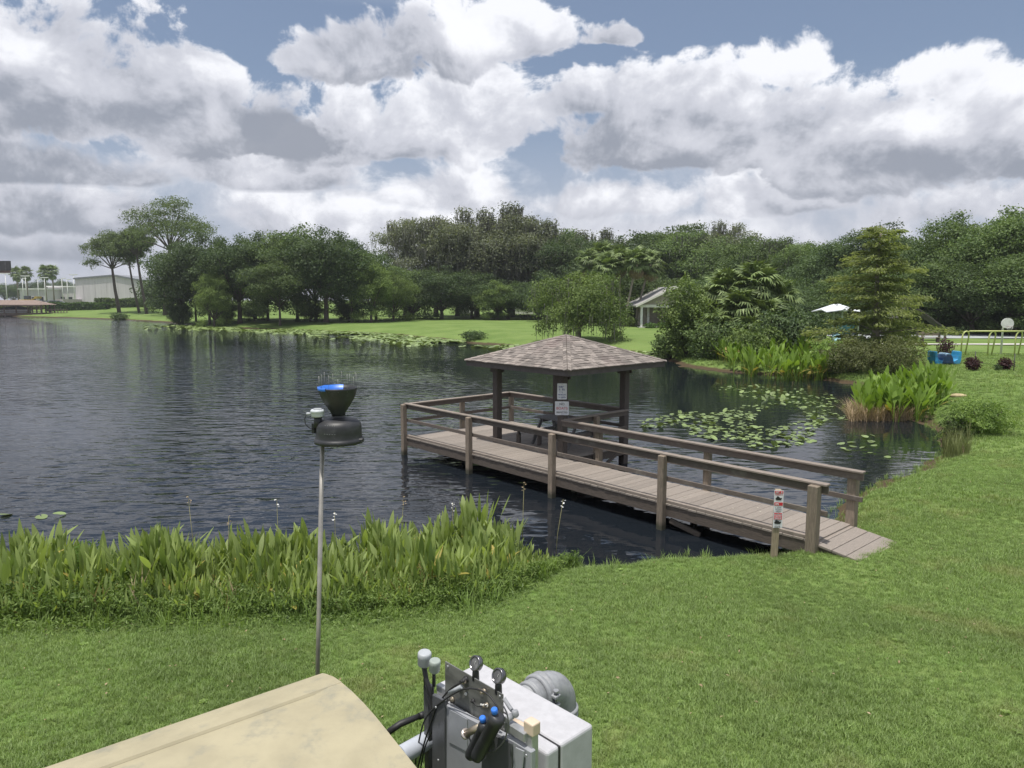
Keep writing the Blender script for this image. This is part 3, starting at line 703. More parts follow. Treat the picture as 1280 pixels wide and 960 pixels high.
# conduit with caps at the left
c0 = frontp(FP + .02, 529, 828); c1 = frontp(FP + .02, 533, 850); c2 = frontp(FP + .02, 541, 874); c3 = frontp(FP + .02, 545, 905); c4 = frontp(FP + .02, 546, 985)
tub([c0, c1, c2, c3, c4], .017, 'conduit', RUBBER)
for (x0, y0, x1, y1, r, mt) in ((530, 830, 531, 815, .044, LGREY), (543, 838, 544, 825, .036, M('grey_green_plastic', (.27, .31, .28), .5, .06, 6))):
    a, b = frontp(FP + .02, x0, y0), frontp(FP + .02, x1, y1); d = (b - a)
    MB().lathe([(r * .8, -.01), (r, 0), (r, d.length * .5), (r * 1.06, d.length * .55), (r * 1.06, d.length * .9), (r * .9, d.length)], 16, a, d.normalized()).build('conduit_cap', mt, cab, off=cab.location)
a = frontp(FP + .02, 543, 842); tub([a, a - Vector((0, 0, .04)), a - Vector((0, 0, .09))], .008, 'cap_stem', BLACKP)
# gauges: round dials on black stems behind the plate edge
for (gx_, gy_) in ((594.5, 829), (623, 845)):
    g = frontp(FP - .02, gx_, gy_); ax = (bn_ * .8 + Vector((0, 0, .35))).normalized()
    ga = MB().lathe([(.042, -.026), (.047, -.02), (.047, .010), (.043, .014), (.037, .014), (.037, .006)], 24, g, ax).build('gauge', CHROME, cab, off=cab.location)
    MB().lathe([(.0365, .004), (.0365, .007)], 24, g, ax).build('dial', GLASSY, ga, off=cab.location)
    MB().beam(g + ax * .009 - Vector((0, 0, .006)), g + ax * .009 + Vector((0, 0, .016)) + bu * .01, .002, .002).build('needle', WHITE, ga, off=cab.location)
    tub([g - Vector((0, 0, .03)), g - Vector((0, 0, .06)), g - Vector((0, 0, .11))], [.017, .022, .024], 'gauge_stem', BLACKP)
# fittings on the plate
def fitting(x, y, L=.035, r=.012, mat=BRASS, off=FP + .004):
    p = frontp(off, x, y); MB().lathe([(r * 1.5, 0), (r * 1.5, .008), (r, .01), (r, L * .6), (r * .7, L * .62), (r * .7, L)], 12, p, bn_).build('fitting', mat, cab, off=cab.location); return p + bn_ * L
f1 = fitting(583, 849, .05, .014, RUBBER); f2 = fitting(576, 857, .05); f3 = fitting(606, 864); f4 = fitting(609, 881); f5 = fitting(592, 876, .02, .01, RUBBER); f6 = fitting(566, 874, .02)
f7 = fitting(583, 867, .012, .007, WHITE)
MB().tube([frontp(FP + .03, 566, 860), frontp(FP + .035, 581, 852)], .011, 10).build('fitting', BRASS, cab, off=cab.location)
MB().tube([frontp(FP + .05, 562, 866), frontp(FP + .05, 577, 858)], .013, 10).build('fitting', LGREY, cab, off=cab.location)
MB().tube([frontp(FP + .02, 598, 862), frontp(FP + .02, 607, 866)], .009, 10).build('fitting', BRASS, cab, off=cab.location)
MB().tube([frontp(FP + .02, 601, 881), frontp(FP + .02, 609, 882)], .008, 10).build('fitting', WHITE, cab, off=cab.location)
# black hoses
def hose(pxs, off, r=.0045, mat=RUBBER):
    P = [frontp(o if isinstance(off, list) else off, x, y) for (x, y), o in zip(pxs, off if isinstance(off, list) else [off] * len(pxs))]
    out = []
    for i in range(len(P) - 1):                       # smooth the polyline
        p0, p1, p2, p3 = P[max(i - 1, 0)], P[i], P[i + 1], P[min(i + 2, len(P) - 1)]
        for k in range(6):
            t = k / 6; out.append(.5 * ((2 * p1) + (p2 - p0) * t + (2 * p0 - 5 * p1 + 4 * p2 - p3) * t * t + (3 * p1 - p0 - 3 * p2 + p3) * t ** 3))
    out.append(P[-1]); MB().tube(out, r, 7).build('hose', mat, cab, off=cab.location)
hose([(581, 851), (565, 860), (552, 874), (545, 890)], FP + .05, .006)
hose([(620, 890), (622, 885), (612, 870), (598, 862), (582, 861), (566, 868), (545, 883), (531, 900), (524, 925), (519, 955)], FP + .07, .0055)
hose([(545, 884), (538, 905), (530, 930), (521, 965)], FP + .07, .006)
hose([(543, 890), (540, 912), (531, 935), (525, 965)], FP + .06, .005)
hose([(592, 877), (597, 883), (608, 882)], FP + .03, .004)
hose([(541, 842), (541, 856), (540, 875), (543, 900)], FP + .03, .005)
hose([(586, 921), (592, 933), (604, 939), (618, 938), (630, 926), (635, 908), (634, 893), (629, 882)], FP + .13, .0045, M('steel_hose', (.12, .12, .13), .35, .1, 8, metal=.6))
hose([(530, 848), (532, 865), (541, 895)], FP + .02, .005)
# filters: two black cylinders with blue knobs
for (x0, y0, x1, y1, r) in ((621, 899, 594, 950, .047), (606, 908, 586, 948, .040)):
    a, b = frontp(FP + .12, x0, y0), frontp(FP + .16, x1, y1); d = b - a; L = d.length
    fo = MB().lathe([(r * .6, -.03), (r * .85, -.025), (r, -.01), (r, .03), (r * .9, .034), (r * .9, L * .86), (r * .75, L * .95), (r * .35, L)], 18, a, d.normalized()).build('filter', BLACKP, cab, off=cab.location)
    up_ = (Vector((0, 0, 1)) + bn_ * .3).normalized()
    MB().lathe([(.012, 0), (.018, .004), (.02, .015), (.02, .03), (.015, .036)], 14, a + up_ * r * .9, up_).build('blue_knob', BLUE, fo, off=cab.location)
# valve body left of the filters
a, b = frontp(FP + .13, 601, 908), frontp(FP + .14, 583, 917)
MB().tube([a, b], .022, 14).build('valve', BRASS, cab, off=cab.location); d = (b - a).normalized()
MB().lathe([(.014, .0), (.032, .0), (.032, .014), (.024, .016), (.024, .004), (.014, .002)], 18, b, d).build('valve_ring', M('polished_ring', (.62, .56, .52), .3, .1, 8, metal=.6), cab, off=cab.location)
# elbow pieces right of the plate
MB().tube([frontp(FP, 630, 873), frontp(FP, 637, 884), frontp(FP + .01, 640, 888)], .012, 10).build('fitting', PIPEG, cab, off=cab.location)
MB().lathe([(.016, -.02), (.021, -.01), (.021, .012), (.014, .02)], 12, frontp(FP + .01, 644, 892), (bu * .3 + Vector((0, 0, -1))).normalized()).build('fitting', PIPEG, cab, off=cab.location)
MB().tube([frontp(FP + .02, 640, 895), frontp(FP + .07, 632, 900)], .02, 12).build('fitting', PIPEG, cab, off=cab.location)
MB().tube([frontp(FP - .06, 640, 902), frontp(FP - .06, 660, 912)], .026, 12).build('bushing', TAN, cab, off=cab.location)

for sx_, sy_ in ((560, 833), (625, 870), (562, 878), (545, 884), (548, 950), (658, 944)): p = frontp(FP + (.001 if sx_ > 550 and sy_ < 880 else .092), sx_, sy_); MB().lathe([(.008, 0), (.008, .003), (.005, .006)], 8, p, bn_).build('screw', GAL, cab, off=cab.location)
# big cast elbow pipe behind the cabinet
er = thing('elbow_pipe', 'large grey cast elbow pipe with bolted coupling beside the white cabinet', 'pipe', (0, 0, 0))
es = (B0 - frontp(0, 655, 858)).dot(bu)                                     # where the pipe leaves the cabinet's back
ec = lambda f, z: B0 - bu * es - bn_ * f + Vector((0, 0, z))
z0 = 1.885; rad = .165; tr = .122; f0 = .20
eo = Vector((*ec(f0 + rad, 0).xy, gz(*ec(f0 + rad, 0).xy))); er.location = eo
arc = [ec(f0 - .02, z0)] + [ec(f0 + rad * math.sin(a), z0 - rad + rad * math.cos(a)) for a in [R(9) * k for k in range(11)]] + [ec(f0 + rad, z0 - rad - .05)]
MB().tube(arc, tr, 32).build('elbow', PIPEG, er, off=eo)
MB().tube([ec(-.01, z0), ec(.05, z0), ec(.07, z0), ec(f0 - .06, z0)], [tr * .78, tr * .78, tr * .86, tr * .97], 28).build('pipe', PIPEG, er, off=eo)
def ring(c, ax, r, L, nm): MB().lathe([(r * .9, -L), (r, -L * .8), (r, -L * .25), (r * .93, -L * .12), (r * .93, L * .12), (r, L * .25), (r, L * .8), (r * .9, L)], 32, c, ax).build(nm, PIPEG, er, off=eo)
ring(ec(f0 - .035, z0), bn_, tr * 1.12, .045, 'coupling'); ring(ec(.06, z0), bn_, tr * .95, .022, 'coupling')
ring(ec(f0 + rad, z0 - rad - .05), Vector((0, 0, 1)), tr * 1.14, .035, 'flange')
side = ec(f0 - .035, z0) + bu * tr * 1.16
for sg in (-1, 1):
    MB().box(-.03, .03, -.028, .028, -.012, .012).bev('coupling_lug', PIPEG, er, .006, 2, loc=side + Vector((0, 0, sg * .032)) - eo, rot=(0, 0, math.atan2(bu.y, bu.x)))
MB().lathe([(.011, -.06), (.011, .06), (.02, .062), (.02, .078)], 8, side + bu * .008).build('bolt', GAL, er, off=eo)
MB().tube([ec(f0 + rad, z0 - rad - .04), Vector((*eo.xy, eo.z - .2))], tr * .9, 28).build('riser', PIPEG, er, off=eo)
# grey pvc pipe and black hose running from the cover to the cabinet
pr = thing('drain_pipe', 'light grey plastic pipe running between the yellow cover and the cabinet', 'pipe', (0, 0, 0))
pa, pb = at(470, 965, 4.35), at(548, 916, 4.35); pa.z = pb.z = (at(545, 930, 4.35)).z
pa = onz(482, 955, 1.62); pb = onz(556, 913, 1.62); pr.location = pa
pd = (pb - pa).normalized()
MB().tube([pa - pd * .25, pb + pd * .12], .062, 20).build('tube', PVC, pr, off=pa); MB().tube([pa + pd * .02, pa + pd * .12], .07, 20).build('collar', PVC, pr, off=pa)
cb = thing('black_hose', 'short stiff black hose curving out from under the yellow cover', 'hose', onz(490, 915, 1.6))
MB().tube([onz(480, 925, 1.5), onz(487, 914, 1.58), onz(500, 905, 1.62), onz(527, 894, 1.62)], [.022, .024, .024, .02], 10).build('tube', RUBBER, cb, off=cb.location)
MB().tube([onz(524, 895.5, 1.62), onz(530, 893, 1.62)], .026, 10).build('end_collar', RUBBER, cb, off=cb.location)

# ------------------------------------------------------------------ yellow fibreglass cover
yu = Vector((.62, -.785, 0)).normalized(); yv = Vector((-.785, -.62, 0)).normalized(); YC = onz(403, 842, 2.0)
def yplane(px_, py_):
    r = Vector(ray(px_, py_)); o = Vector((0, 0, CZ)); t = (YC - o).dot(yv) / r.dot(yv); p = o + r * t; return (p - YC).dot(yu), p.z
prof = [yplane(*p) for p in ((403, 842), (408, 843), (417, 846.5), (427, 853), (440, 864), (455, 879), (470, 896), (490, 921), (510, 946), (530, 971))]
ycov = thing('pump_cover', 'pale yellow fibreglass pump cover with a rounded edge at the pole', 'cover', (YC.x, YC.y, gz(YC.x, YC.y)))
YEL = M('yellow_fibreglass', (.335, .300, .200), .75, .07, 3, dirt=(.215, .21, .165), dirtscale=5.0, bmp=.04, bdist=.003)
LEN = 2.6; nl = 26; m = MB(); gzv = gz(YC.x, YC.y) - .1
P2 = [(-.012, gzv), (-.012, prof[0][1] - .02)] + prof + [(prof[-1][0] + .12, prof[-1][1] - .25), (prof[-1][0] + .16, gzv)]
def ycp(s, z, L): return YC + yu * s + yv * L + Vector((0, 0, z - YC.z))
rows = []
for k in range(nl + 1):
    L = LEN * k / nl
    # a raised step along the crown: a shallow bevel between the rim strip and the main skin
    rows.append([ycp(s, z - (0 if j < 3 or L < .10 else .012 * sst(min(1, (L - .10) / .06))), L) for j, (s, z) in enumerate(P2)])
vs = sum(rows, []); c = len(P2); fs = []
for k in range(nl):
    for j in range(c - 1): fs.append((k * c + j, k * c + j + 1, (k + 1) * c + j + 1, (k + 1) * c + j))
m.add(vs, fs, True); m.add(rows[0], [tuple(range(c - 1, -1, -1))]); m.add(rows[-1], [tuple(range(c))])
skin = m.build('shell', YEL, ycov, off=ycov.location)
# shallow moulded step across the top, parallel to the back rim
m = MB()
for k in range(24):
    pass
rim = []
for j, (s, z) in enumerate(prof): rim.append((s, z))
sm_ = MB()
for k in range(20):
    L0, L1 = .0 + LEN * k / 20, LEN * (k + 1) / 20
    for (sa, za), (sb_, zb) in zip(rim[:4], rim[1:4]):
        sm_.add([ycp(sa, za + .004, L0), ycp(sb_, zb + .004, L0), ycp(sb_, zb + .004, L1), ycp(sa, za + .004, L1)], [(0, 1, 2, 3)], True)
sa, za = rim[3]
for k in range(20):
    L0, L1 = LEN * k / 20, LEN * (k + 1) / 20
    sm_.add([ycp(sa, za + .004, L0), ycp(sa + .012, za - .010, L0), ycp(sa + .012, za - .010, L1), ycp(sa, za + .004, L1)], [(0, 1, 2, 3)])
sm_.build('rim_strip', YEL, ycov, off=ycov.location)

# ------------------------------------------------------------------ fish feeder on a steel pole
FY = 5.2
fb = at(397, 840, FY); ft = at(403, 553, FY); fdir = (ft - fb).normalized()
base = fb - fdir * ((fb.z - gz(fb.x, FY)) / fdir.z)
fd = thing('fish_feeder', 'black fish feeder with blue rimmed hopper on a thin steel pole', 'fish feeder', base)
MB().tube([base - fdir * .2, ft + fdir * .02], .017, 14).build('pole', M('pole_steel', (.36, .34, .31), .4, .15, 6, metal=.5), fd, off=base)
dc = at(424, 553, FY); k = FY / 890 * 1.005
prof_d = [(27, 0), (30.5, .5), (31, 2.5), (31, 5), (29.2, 6), (28.5, 8), (28.3, 14), (28.2, 22), (26.5, 26.5), (22, 29.5), (14, 31.5), (9, 32.5), (8.2, 34), (8, 37), (9, 38)]
dm = MB().lathe([(r * k, z * k) for r, z in prof_d], 36, dc).build('drum', BLACKP, fd, off=base)
hop = [(8.4, 35), (9, 38), (12, 43), (16, 49), (19.5, 55), (22.3, 62), (23.8, 68), (24.2, 70.2), (23.2, 70.2), (22, 66), (18, 56), (10, 42)]
hp = MB().lathe([(r * k, z * k) for r, z in hop], 36, dc).build('hopper', BLACKP, fd, off=base)
# blue bag edge folded over the far left of the rim
m = MB(); n = 18; vs = []
for i in range(n):
    a = R(85 + i * 9.5)
    for r, z in ((22.8, 66.5), (24.6, 68.0 + math.sin(i * .8) * .3), (24.7, 71.0 + math.sin(i * 1.3) * .3), (23.0, 71.2), (20.5, 63)):
        vs.append(dc + Vector((math.cos(a) * r * k, math.sin(a) * r * k, z * k)))
m.add(vs, [(i * 5 + j, i * 5 + j + 1, (i + 1) * 5 + j + 1, (i + 1) * 5 + j) for i in range(n - 1) for j in range(4)], True)
m.build('blue_liner', BLUE, hp, off=base)
for i in range(13):                                                   # thin wire bird spikes round the rim
    a = R(i * 360 / 13 + 8); p = dc + Vector((math.cos(a) * 23.4 * k, math.sin(a) * 23.4 * k, 66 * k)); h = (17 + rnd.uniform(-4, 3)) * k
    MB().tube([p, p + Vector((rnd.uniform(-.003, .003), 0, h + .02))], .0011, 5).build('wire_spike', M('wire_steel', (.28, .28, .26), .4, .1, 8, metal=.4), hp, off=base)
br = at(394, 540, FY)
MB().bbox(-.012, .012, -.05, .05, -.075, .0, .004).build('bracket', BLACKP, fd, loc=at(393.5, 528, FY) - base)
tmr = at(400, 519, FY) + Vector((0, -.06, 0))
tm = MB().lathe([(.045, -.0), (.047, .012), (.047, .03), (.052, .034), (.052, .044), (.046, .052)], 24, tmr).build('timer_unit', M('timer_grey', (.50, .53, .56), .45, .05, 6), fd, off=base)
MB().lathe([(.03, .0), (.03, .006)], 20, tmr + Vector((0, 0, .052))).build('timer_cap', LGREY, tm, off=base)
MB().tube([tmr - Vector((0, 0, .08)), tmr], .03, 12).build('timer_mount', BLACKP, fd, off=base)
pw = tmr + Vector((-.048, 0, .02)); MB().tube([pw, pw + Vector((-.03, 0, 0)), pw + Vector((-.045, -.01, -.03)), pw + Vector((-.042, -.01, -.075)), pw + Vector((-.01, 0, -.11)), pw + Vector((.03, .02, -.12))], .0035, 6).build('cable', RUBBER, fd, off=base)
MB().lathe([(.009, -.02), (.011, -.01), (.009, .02)], 10, pw + Vector((-.015, 0, 0)), (1, 0, 0)).build('cable_gland', LGREY, fd, off=base)
for row, (zz, rr) in enumerate(((26.0, 27.2), (15.5, 28.6))):
    for i in range(5):
        a = R(-112 + i * 6.5); MB().lathe([(.0022, 0), (.0022, .002)], 6, dc + Vector((math.cos(a) * rr * k, math.sin(a) * rr * k, zz * k)), (math.cos(a), math.sin(a), 0)).build('stud', LGREY, dm, off=base)
MB().box(-.02, .02, -.008, .02, -.015, .015).bev('latch', BLACKP, dm, .004, 1, loc=dc + Vector((.95 * 30 * k, -.3 * 30 * k, 4 * k)) - base)
#--PART4--
# ------------------------------------------------------------------ grass and other uncounted green
RG = np.random.default_rng(11)
def blade_cluster(name, nb, hgt, wid, rad, mat, seed, lean=.35):
    r = random.Random(seed); m = MB()
    for _ in range(nb):
        a = r.uniform(0, 6.283); q = rad * math.sqrt(r.random()); b = Vector((math.cos(a) * q, math.sin(a) * q, -.01))
        a2 = r.uniform(0, 6.283); h = hgt * r.uniform(.55, 1.15); ln = Vector((math.cos(a2), math.sin(a2), 0)) * h * r.uniform(.05, lean * 2)
        w = Vector((math.cos(a2 + 1.57), math.sin(a2 + 1.57), 0)) * wid * r.uniform(.7, 1.2) / 2
        m1 = b + ln * .35 + Vector((0, 0, h * .6)); t = b + ln + Vector((0, 0, h))
        m.add([b - w, b + w, m1 + w * .8, m1 - w * .8, t], [(0, 1, 2, 3), (3, 2, 4)])
    return m.mesh(name, mat)
proto_col = {}
def scatter(name, pts, meshes, scales, label, cat, spread=.35):
    """one object that instances its meshes on points (geometry nodes)"""
    pc = bpy.data.collections.new(name + '_kinds')
    for k, me in enumerate(meshes): pc.objects.link(bpy.data.objects.new(name + '_kind', me))
    me = bpy.data.meshes.new(name); me.vertices.add(len(pts)); me.vertices.foreach_set('co', np.ascontiguousarray(pts, dtype=np.float32).ravel())
    at_ = me.attributes.new('sc', 'FLOAT', 'POINT'); at_.data.foreach_set('value', np.asarray(scales, dtype=np.float32))
    o = tag(link(name, me), label, cat, kind='stuff')
    ng = bpy.data.node_groups.new(name + '_scatter', 'GeometryNodeTree')
    ng.interface.new_socket('Geometry', in_out='INPUT', socket_type='NodeSocketGeometry'); ng.interface.new_socket('Geometry', in_out='OUTPUT', socket_type='NodeSocketGeometry')
    gi = ng.nodes.new('NodeGroupInput'); go = ng.nodes.new('NodeGroupOutput'); ip = ng.nodes.new('GeometryNodeInstanceOnPoints')
    ci = ng.nodes.new('GeometryNodeCollectionInfo'); ci.inputs['Collection'].default_value = pc; ci.inputs['Separate Children'].default_value = True; ci.inputs['Reset Children'].default_value = True
    ip.inputs['Pick Instance'].default_value = True
    rv = ng.nodes.new('FunctionNodeRandomValue'); rv.data_type = 'FLOAT_VECTOR'; rv.inputs['Min'].default_value = (-spread * .4, -spread * .4, 0); rv.inputs['Max'].default_value = (spread * .4, spread * .4, 6.283)
    na = ng.nodes.new('GeometryNodeInputNamedAttribute'); na.data_type = 'FLOAT'; na.inputs['Name'].default_value = 'sc'
    L = ng.links.new
    L(gi.outputs[0], ip.inputs['Points']); L(ci.outputs[0], ip.inputs['Instance']); L(rv.outputs[0], ip.inputs['Rotation']); L(na.outputs['Attribute'], ip.inputs['Scale']); L(ip.outputs[0], go.inputs[0])
    md = o.modifiers.new('scatter', 'NODES'); md.node_group = ng
    return o
lawn_pts = []; lawn_sc = []
for r0, r1, den, sc in ((4.2, 7.5, 1000, 1.0), (7.5, 11, 760, 1.05), (11, 16, 460, 1.2), (16, 24, 220, 1.5), (24, 36, 75, 1.9), (36, 62, 26, 2.7)):
    area = R(80) / 2 * (r1 * r1 - r0 * r0); n = int(area * den)
    rr = np.sqrt(RG.uniform(r0 * r0, r1 * r1, n)); aa = RG.uniform(-R(40), R(40), n); x = rr * np.sin(aa); y = rr * np.cos(aa)
    h = ground_h(x, y); keep = (h > .13 + .06 * RG.random(n))
    patch = .5 + .5 * np.sin(x * 1.3 + 2 * np.sin(y * .8)) * np.sin(y * 1.1 + np.sin(x * .7))
    s_ = sc * RG.uniform(.6, 1.25, n) * (.75 + .5 * patch)
    lawn_pts.append(np.stack([x, y, h], 1)[keep]); lawn_sc.append(s_[keep])
scatter('lawn_grass', np.concatenate(lawn_pts), [blade_cluster('turf%d' % k, 20, .048, .0046, .045, L_GRASS, 20 + k, .6) for k in range(5)], np.concatenate(lawn_sc), 'short mown grass blades covering the near lawn', 'grass')

rr = np.sqrt(RG.uniform(25, 400, 900)); aa = RG.uniform(-R(40), R(40), 900); lx, ly = rr * np.sin(aa), rr * np.cos(aa); lh = ground_h(lx, ly); kp = lh > .16
Nn = unit(RG.normal(size=(kp.sum(), 3)) * .35 + [0, 0, 1]); V_, F_ = leaf_quads(np.stack([lx, ly, lh + .035], 1)[kp], Nn, RG.uniform(.02, .05, kp.sum()), .5, RG)
tag(link('lawn_litter', np_mesh('lawn_litter', V_, F_, L_DRY)), 'dry leaf litter and clippings strewn over the near lawn', 'leaf litter', kind='stuff')
wr = np.sqrt(RG.uniform(25, 300, 420)); wa_ = RG.uniform(-R(38), R(38), 420); wx, wy = wr * np.sin(wa_), wr * np.cos(wa_); wh_ = ground_h(wx, wy); kp = (wh_ > .16) & (np.sin(wx * 1.7 + wy) + np.sin(wy * 2.1 - wx * .6) > .2)
def weed_rosette(seed):
    r = random.Random(seed); m = MB()
    for k in range(9):
        a = k * .7 + r.uniform(-.2, .2); L = r.uniform(.05, .09); d = Vector((math.cos(a), math.sin(a), 0)); w = Vector((-d.y, d.x, 0)) * L * .22
        m.add([Vector((0, 0, .02)), d * L * .55 + w + Vector((0, 0, .05)), d * L + Vector((0, 0, .045)), d * L * .55 - w + Vector((0, 0, .05))], [(0, 1, 2, 3)])
    return m.mesh('rosette', L_WEED)
scatter('lawn_weeds', np.stack([wx, wy, wh_], 1)[kp], [weed_rosette(k) for k in range(3)], RG.uniform(.35, .8, int(kp.sum())), 'small broadleaf weeds dotted in the near lawn', 'weeds')
# ------------------------------------------------------------------ leaf shapes
def lance_leaf(name, pet, bl, wd, bend, mat, fold=.25, segs=6, tip=1.0):
    """stalk and blade, base at origin, rising along z and bending towards +x"""
    V_, F_ = [], []; tot = pet + bl; n = segs + 2
    ts = [0, .5 * pet / tot, pet / tot] + [pet / tot + (bl / tot) * (k + 1) / segs for k in range(segs)]
    for t in ts:
        l = t * tot; x = bend * tot * t ** 2.2; z = l * (1 - .35 * bend * t * t)
        if l <= pet: w = wd * .07
        else:
            q = (l - pet) / bl; w = wd * max(.03, math.sin(math.pi * min(1, q * .93 + .05)) ** .8 * (1.15 - .45 * q)) * .5 * 2 * .5
        V_ += [(x - fold * w * -1 * .3, -w, z), (x, 0, z - fold * w * .2), (x + fold * w * .3, w, z)]
    for i in range(len(ts) - 1):
        a = i * 3; F_ += [(a, a + 1, a + 4, a + 3), (a + 1, a + 2, a + 5, a + 4)]
    m = MB(); m.add(V_, F_, True); return m.mesh(name, mat)
MARSH_LEAVES = [lance_leaf('leaf', .50, .34, .066, b, L_MARSH) for b in (.06, .16, .30)] + [lance_leaf('leaf', .55, .30, .05, .10, L_MARSH), lance_leaf('leaf', .35, .30, .10, .5, L_YEL)]
FLAG_LEAVES = [lance_leaf('leaf', .75, .58, .19, b, L_BROAD, segs=5) for b in (.08, .18, .32)] + [lance_leaf('leaf', .45, .5, .2, .55, L_YEL, segs=5)]
def join_leaves(meshes, placements):
    """many leaves merged into one mesh: placements (mesh index, location, rotation z, tilt, scale)"""
    Vs, Fs, MI, off, mats = [], [], [], 0, []
    cache = []
    for me in meshes:
        v = np.empty(len(me.vertices) * 3, np.float32); me.vertices.foreach_get('co', v)
        f = np.array([p.vertices[:] for p in me.polygons]); cache.append((v.reshape(-1, 3), f))
        if me.materials[0] not in mats: mats.append(me.materials[0])
    for (k, loc, rz, tl, sc) in placements:
        v, f = cache[k]; ct, st = math.cos(tl), math.sin(tl); c, s = math.cos(rz), math.sin(rz)
        x = v[:, 0] * ct + v[:, 2] * st; z = -v[:, 0] * st + v[:, 2] * ct; y = v[:, 1]
        Vs.append(np.stack([x * c - y * s, x * s + y * c, z], 1) * sc + loc); Fs.append(f + off); off += len(v)
        MI.append(np.full(len(f), mats.index(meshes[k].materials[0])))
    return np_mesh('leaves', np.concatenate(Vs), np.concatenate(Fs), mats, True, np.concatenate(MI))

# ------------------------------------------------------------------ marsh bed along the near bank
fx = [-80, 0, 120, 250, 400, 520, 600, 655, 690, 712]; fy = [792, 790, 791, 786, 782, 770, 757, 738, 722, 712]
dep = [2.4, 2.35, 2.2, 2.25, 2.3, 2.9, 3.1, 2.2, 1.2, .3]; hh_ = [1.14, 1.14, 1.14, 1.08, 1.04, 1.14, 1.2, .95, .6, .4]
def bed(u, d):
    """u = image column of the front edge, d = 0 at the lawn .. 1 out in the water -> plan point and plant height"""
    p = onz(u, np.interp(u, fx, fy), .25); D = np.interp(u, fx, dep)
    q = Vector((p.x, p.y, 0)); out = Vector((p.x * .25, p.y, 0)).normalized(); q = q + out * D * d; return q, np.interp(u, fx, hh_)
rm = random.Random(5)
def bed_u(): 
    while True:
        u = rm.uniform(-70, 708)
        if rm.random() < (1 if u < 640 else .8): return u
def mclump(q): return .82 + .20 * math.sin(q.x * 2.3 + 1) * math.sin(q.y * 1.9 + q.x) + .09 * math.sin(q.x * 5.1 + q.y * 3.3) + .06 * math.sin(q.x * 11 + 2)
pl_ = []
for i in range(7200):
    u = bed_u(); d = -.04 + 1.04 * rm.random() ** .85; q, h = bed(u, d); z = max(gz(q.x, q.y), -.12)
    clump = mclump(q)
    s_ = h * clump * (.62 + .38 * min(1, max(0, d) * 2.6)) * rm.uniform(.5, 1.1) * (1 if u < 640 else .75)
    pl_.append((rm.choice((0, 0, 0, 1, 1, 2, 3, 3, 3)) if rm.random() < .955 else 4, (q.x, q.y, z - .03), rm.uniform(0, 6.283), rm.gauss(.06, .22), s_ / .86))
tag(link('marsh_plants', join_leaves(MARSH_LEAVES, pl_)), 'dense bed of green lance leaved marsh plants along the near bank', 'marsh plants', kind='stuff')
# single plants standing out of the bed, each with its own leaves
for i in range(230):
    u = bed_u(); d = .30 + .70 * rm.random() ** .7; q, h = bed(u, d); z = max(gz(q.x, q.y), -.1) - .02
    t = thing('marsh_plant', 'lance leaved marsh plant rising from the green bed along the near bank', 'marsh plant', (q.x, q.y, z), 0, 'marsh plants of the near bank')
    for k in range(rm.randint(4, 6)):
        s_ = h * mclump(q) * rm.uniform(.85, 1.28) / .86 * (1 if u < 650 else .75)
        link('leaf', MARSH_LEAVES[rm.choice((0, 0, 1, 1, 2, 3)) if rm.random() < .97 else 4], t, (rm.uniform(-.05, .05), rm.uniform(-.05, .05), 0), (0, rm.gauss(.08, .2), rm.uniform(0, 6.283)), (s_ * rm.uniform(.75, 1.35),) * 2 + (s_,))
# low weeds and creeping grass at the foot of the bed
n = 34000; U = RG.uniform(-80, 722, n); D = RG.normal(.07, .12, n); P_ = np.empty((n, 3))
px_f = np.interp(U, fx, fy); dd_ = np.interp(U, fx, dep)
rr = np.stack([ray(u, v) for u, v in zip(U, px_f)]); tt = (.25 - CZ) / rr[:, 2]; P_[:, 0] = rr[:, 0] * tt; P_[:, 1] = rr[:, 1] * tt
o_ = np.stack([P_[:, 0] * .25, P_[:, 1]], 1); o_ = o_ / np.linalg.norm(o_, axis=1, keepdims=True); P_[:, :2] += o_ * (dd_ * D)[:, None] + RG.normal(size=(n, 2)) * .05
hz = ground_h(P_[:, 0], P_[:, 1]); hump = .24 + .26 * np.clip(D / .3, 0, 1) * (.6 + .4 * np.sin(P_[:, 0] * 3.1) * np.sin(P_[:, 1] * 2.7 + P_[:, 0])) + .2 * np.clip((230 - U) / 200, 0, 1)
P_[:, 2] = np.maximum(hz, .0) + RG.random(n) * hump * np.where(D < -.05, .35, 1)
Nn = unit(RG.normal(size=(n, 3)) * .7 + [0, -.15, .75]); V_, F_ = leaf_quads(P_, Nn, RG.uniform(.025, .085, n), .40, RG)
tag(link('bank_weeds', np_mesh('bank_weeds', V_, F_, L_WEED)), 'low leafy weeds at the foot of the near marsh bed', 'weeds', kind='stuff')
tg = []
for i in range(1100):
    u = rm.uniform(-80, 725); q, h = bed(u, rm.gauss(.16, .16)); tg.append((q.x, q.y, max(gz(q.x, q.y), 0)))
scatter('bank_grass', np.array(tg), [blade_cluster('bankgrass%d' % k, 12, .30, .008, .05, L_WEED, 70 + k, .45) for k in range(3)], RG.uniform(.4, 1.25, len(tg)), 'uncut grass growing among the near marsh plants', 'grass')
dd2 = []
for i in range(90):
    u = bed_u(); q, h = bed(u, rm.random()); dd2.append((q.x, q.y, max(gz(q.x, q.y), 0) + rm.uniform(0, .12)))
scatter('bank_straw', np.array(dd2), [blade_cluster('straw%d' % k, 5, .34, .011, .08, L_DRY, 75 + k, 1.1) for k in range(3)], RG.uniform(.5, 1.5, len(dd2)), 'dead brown straw caught among the near marsh plants', 'straw', spread=1.2)
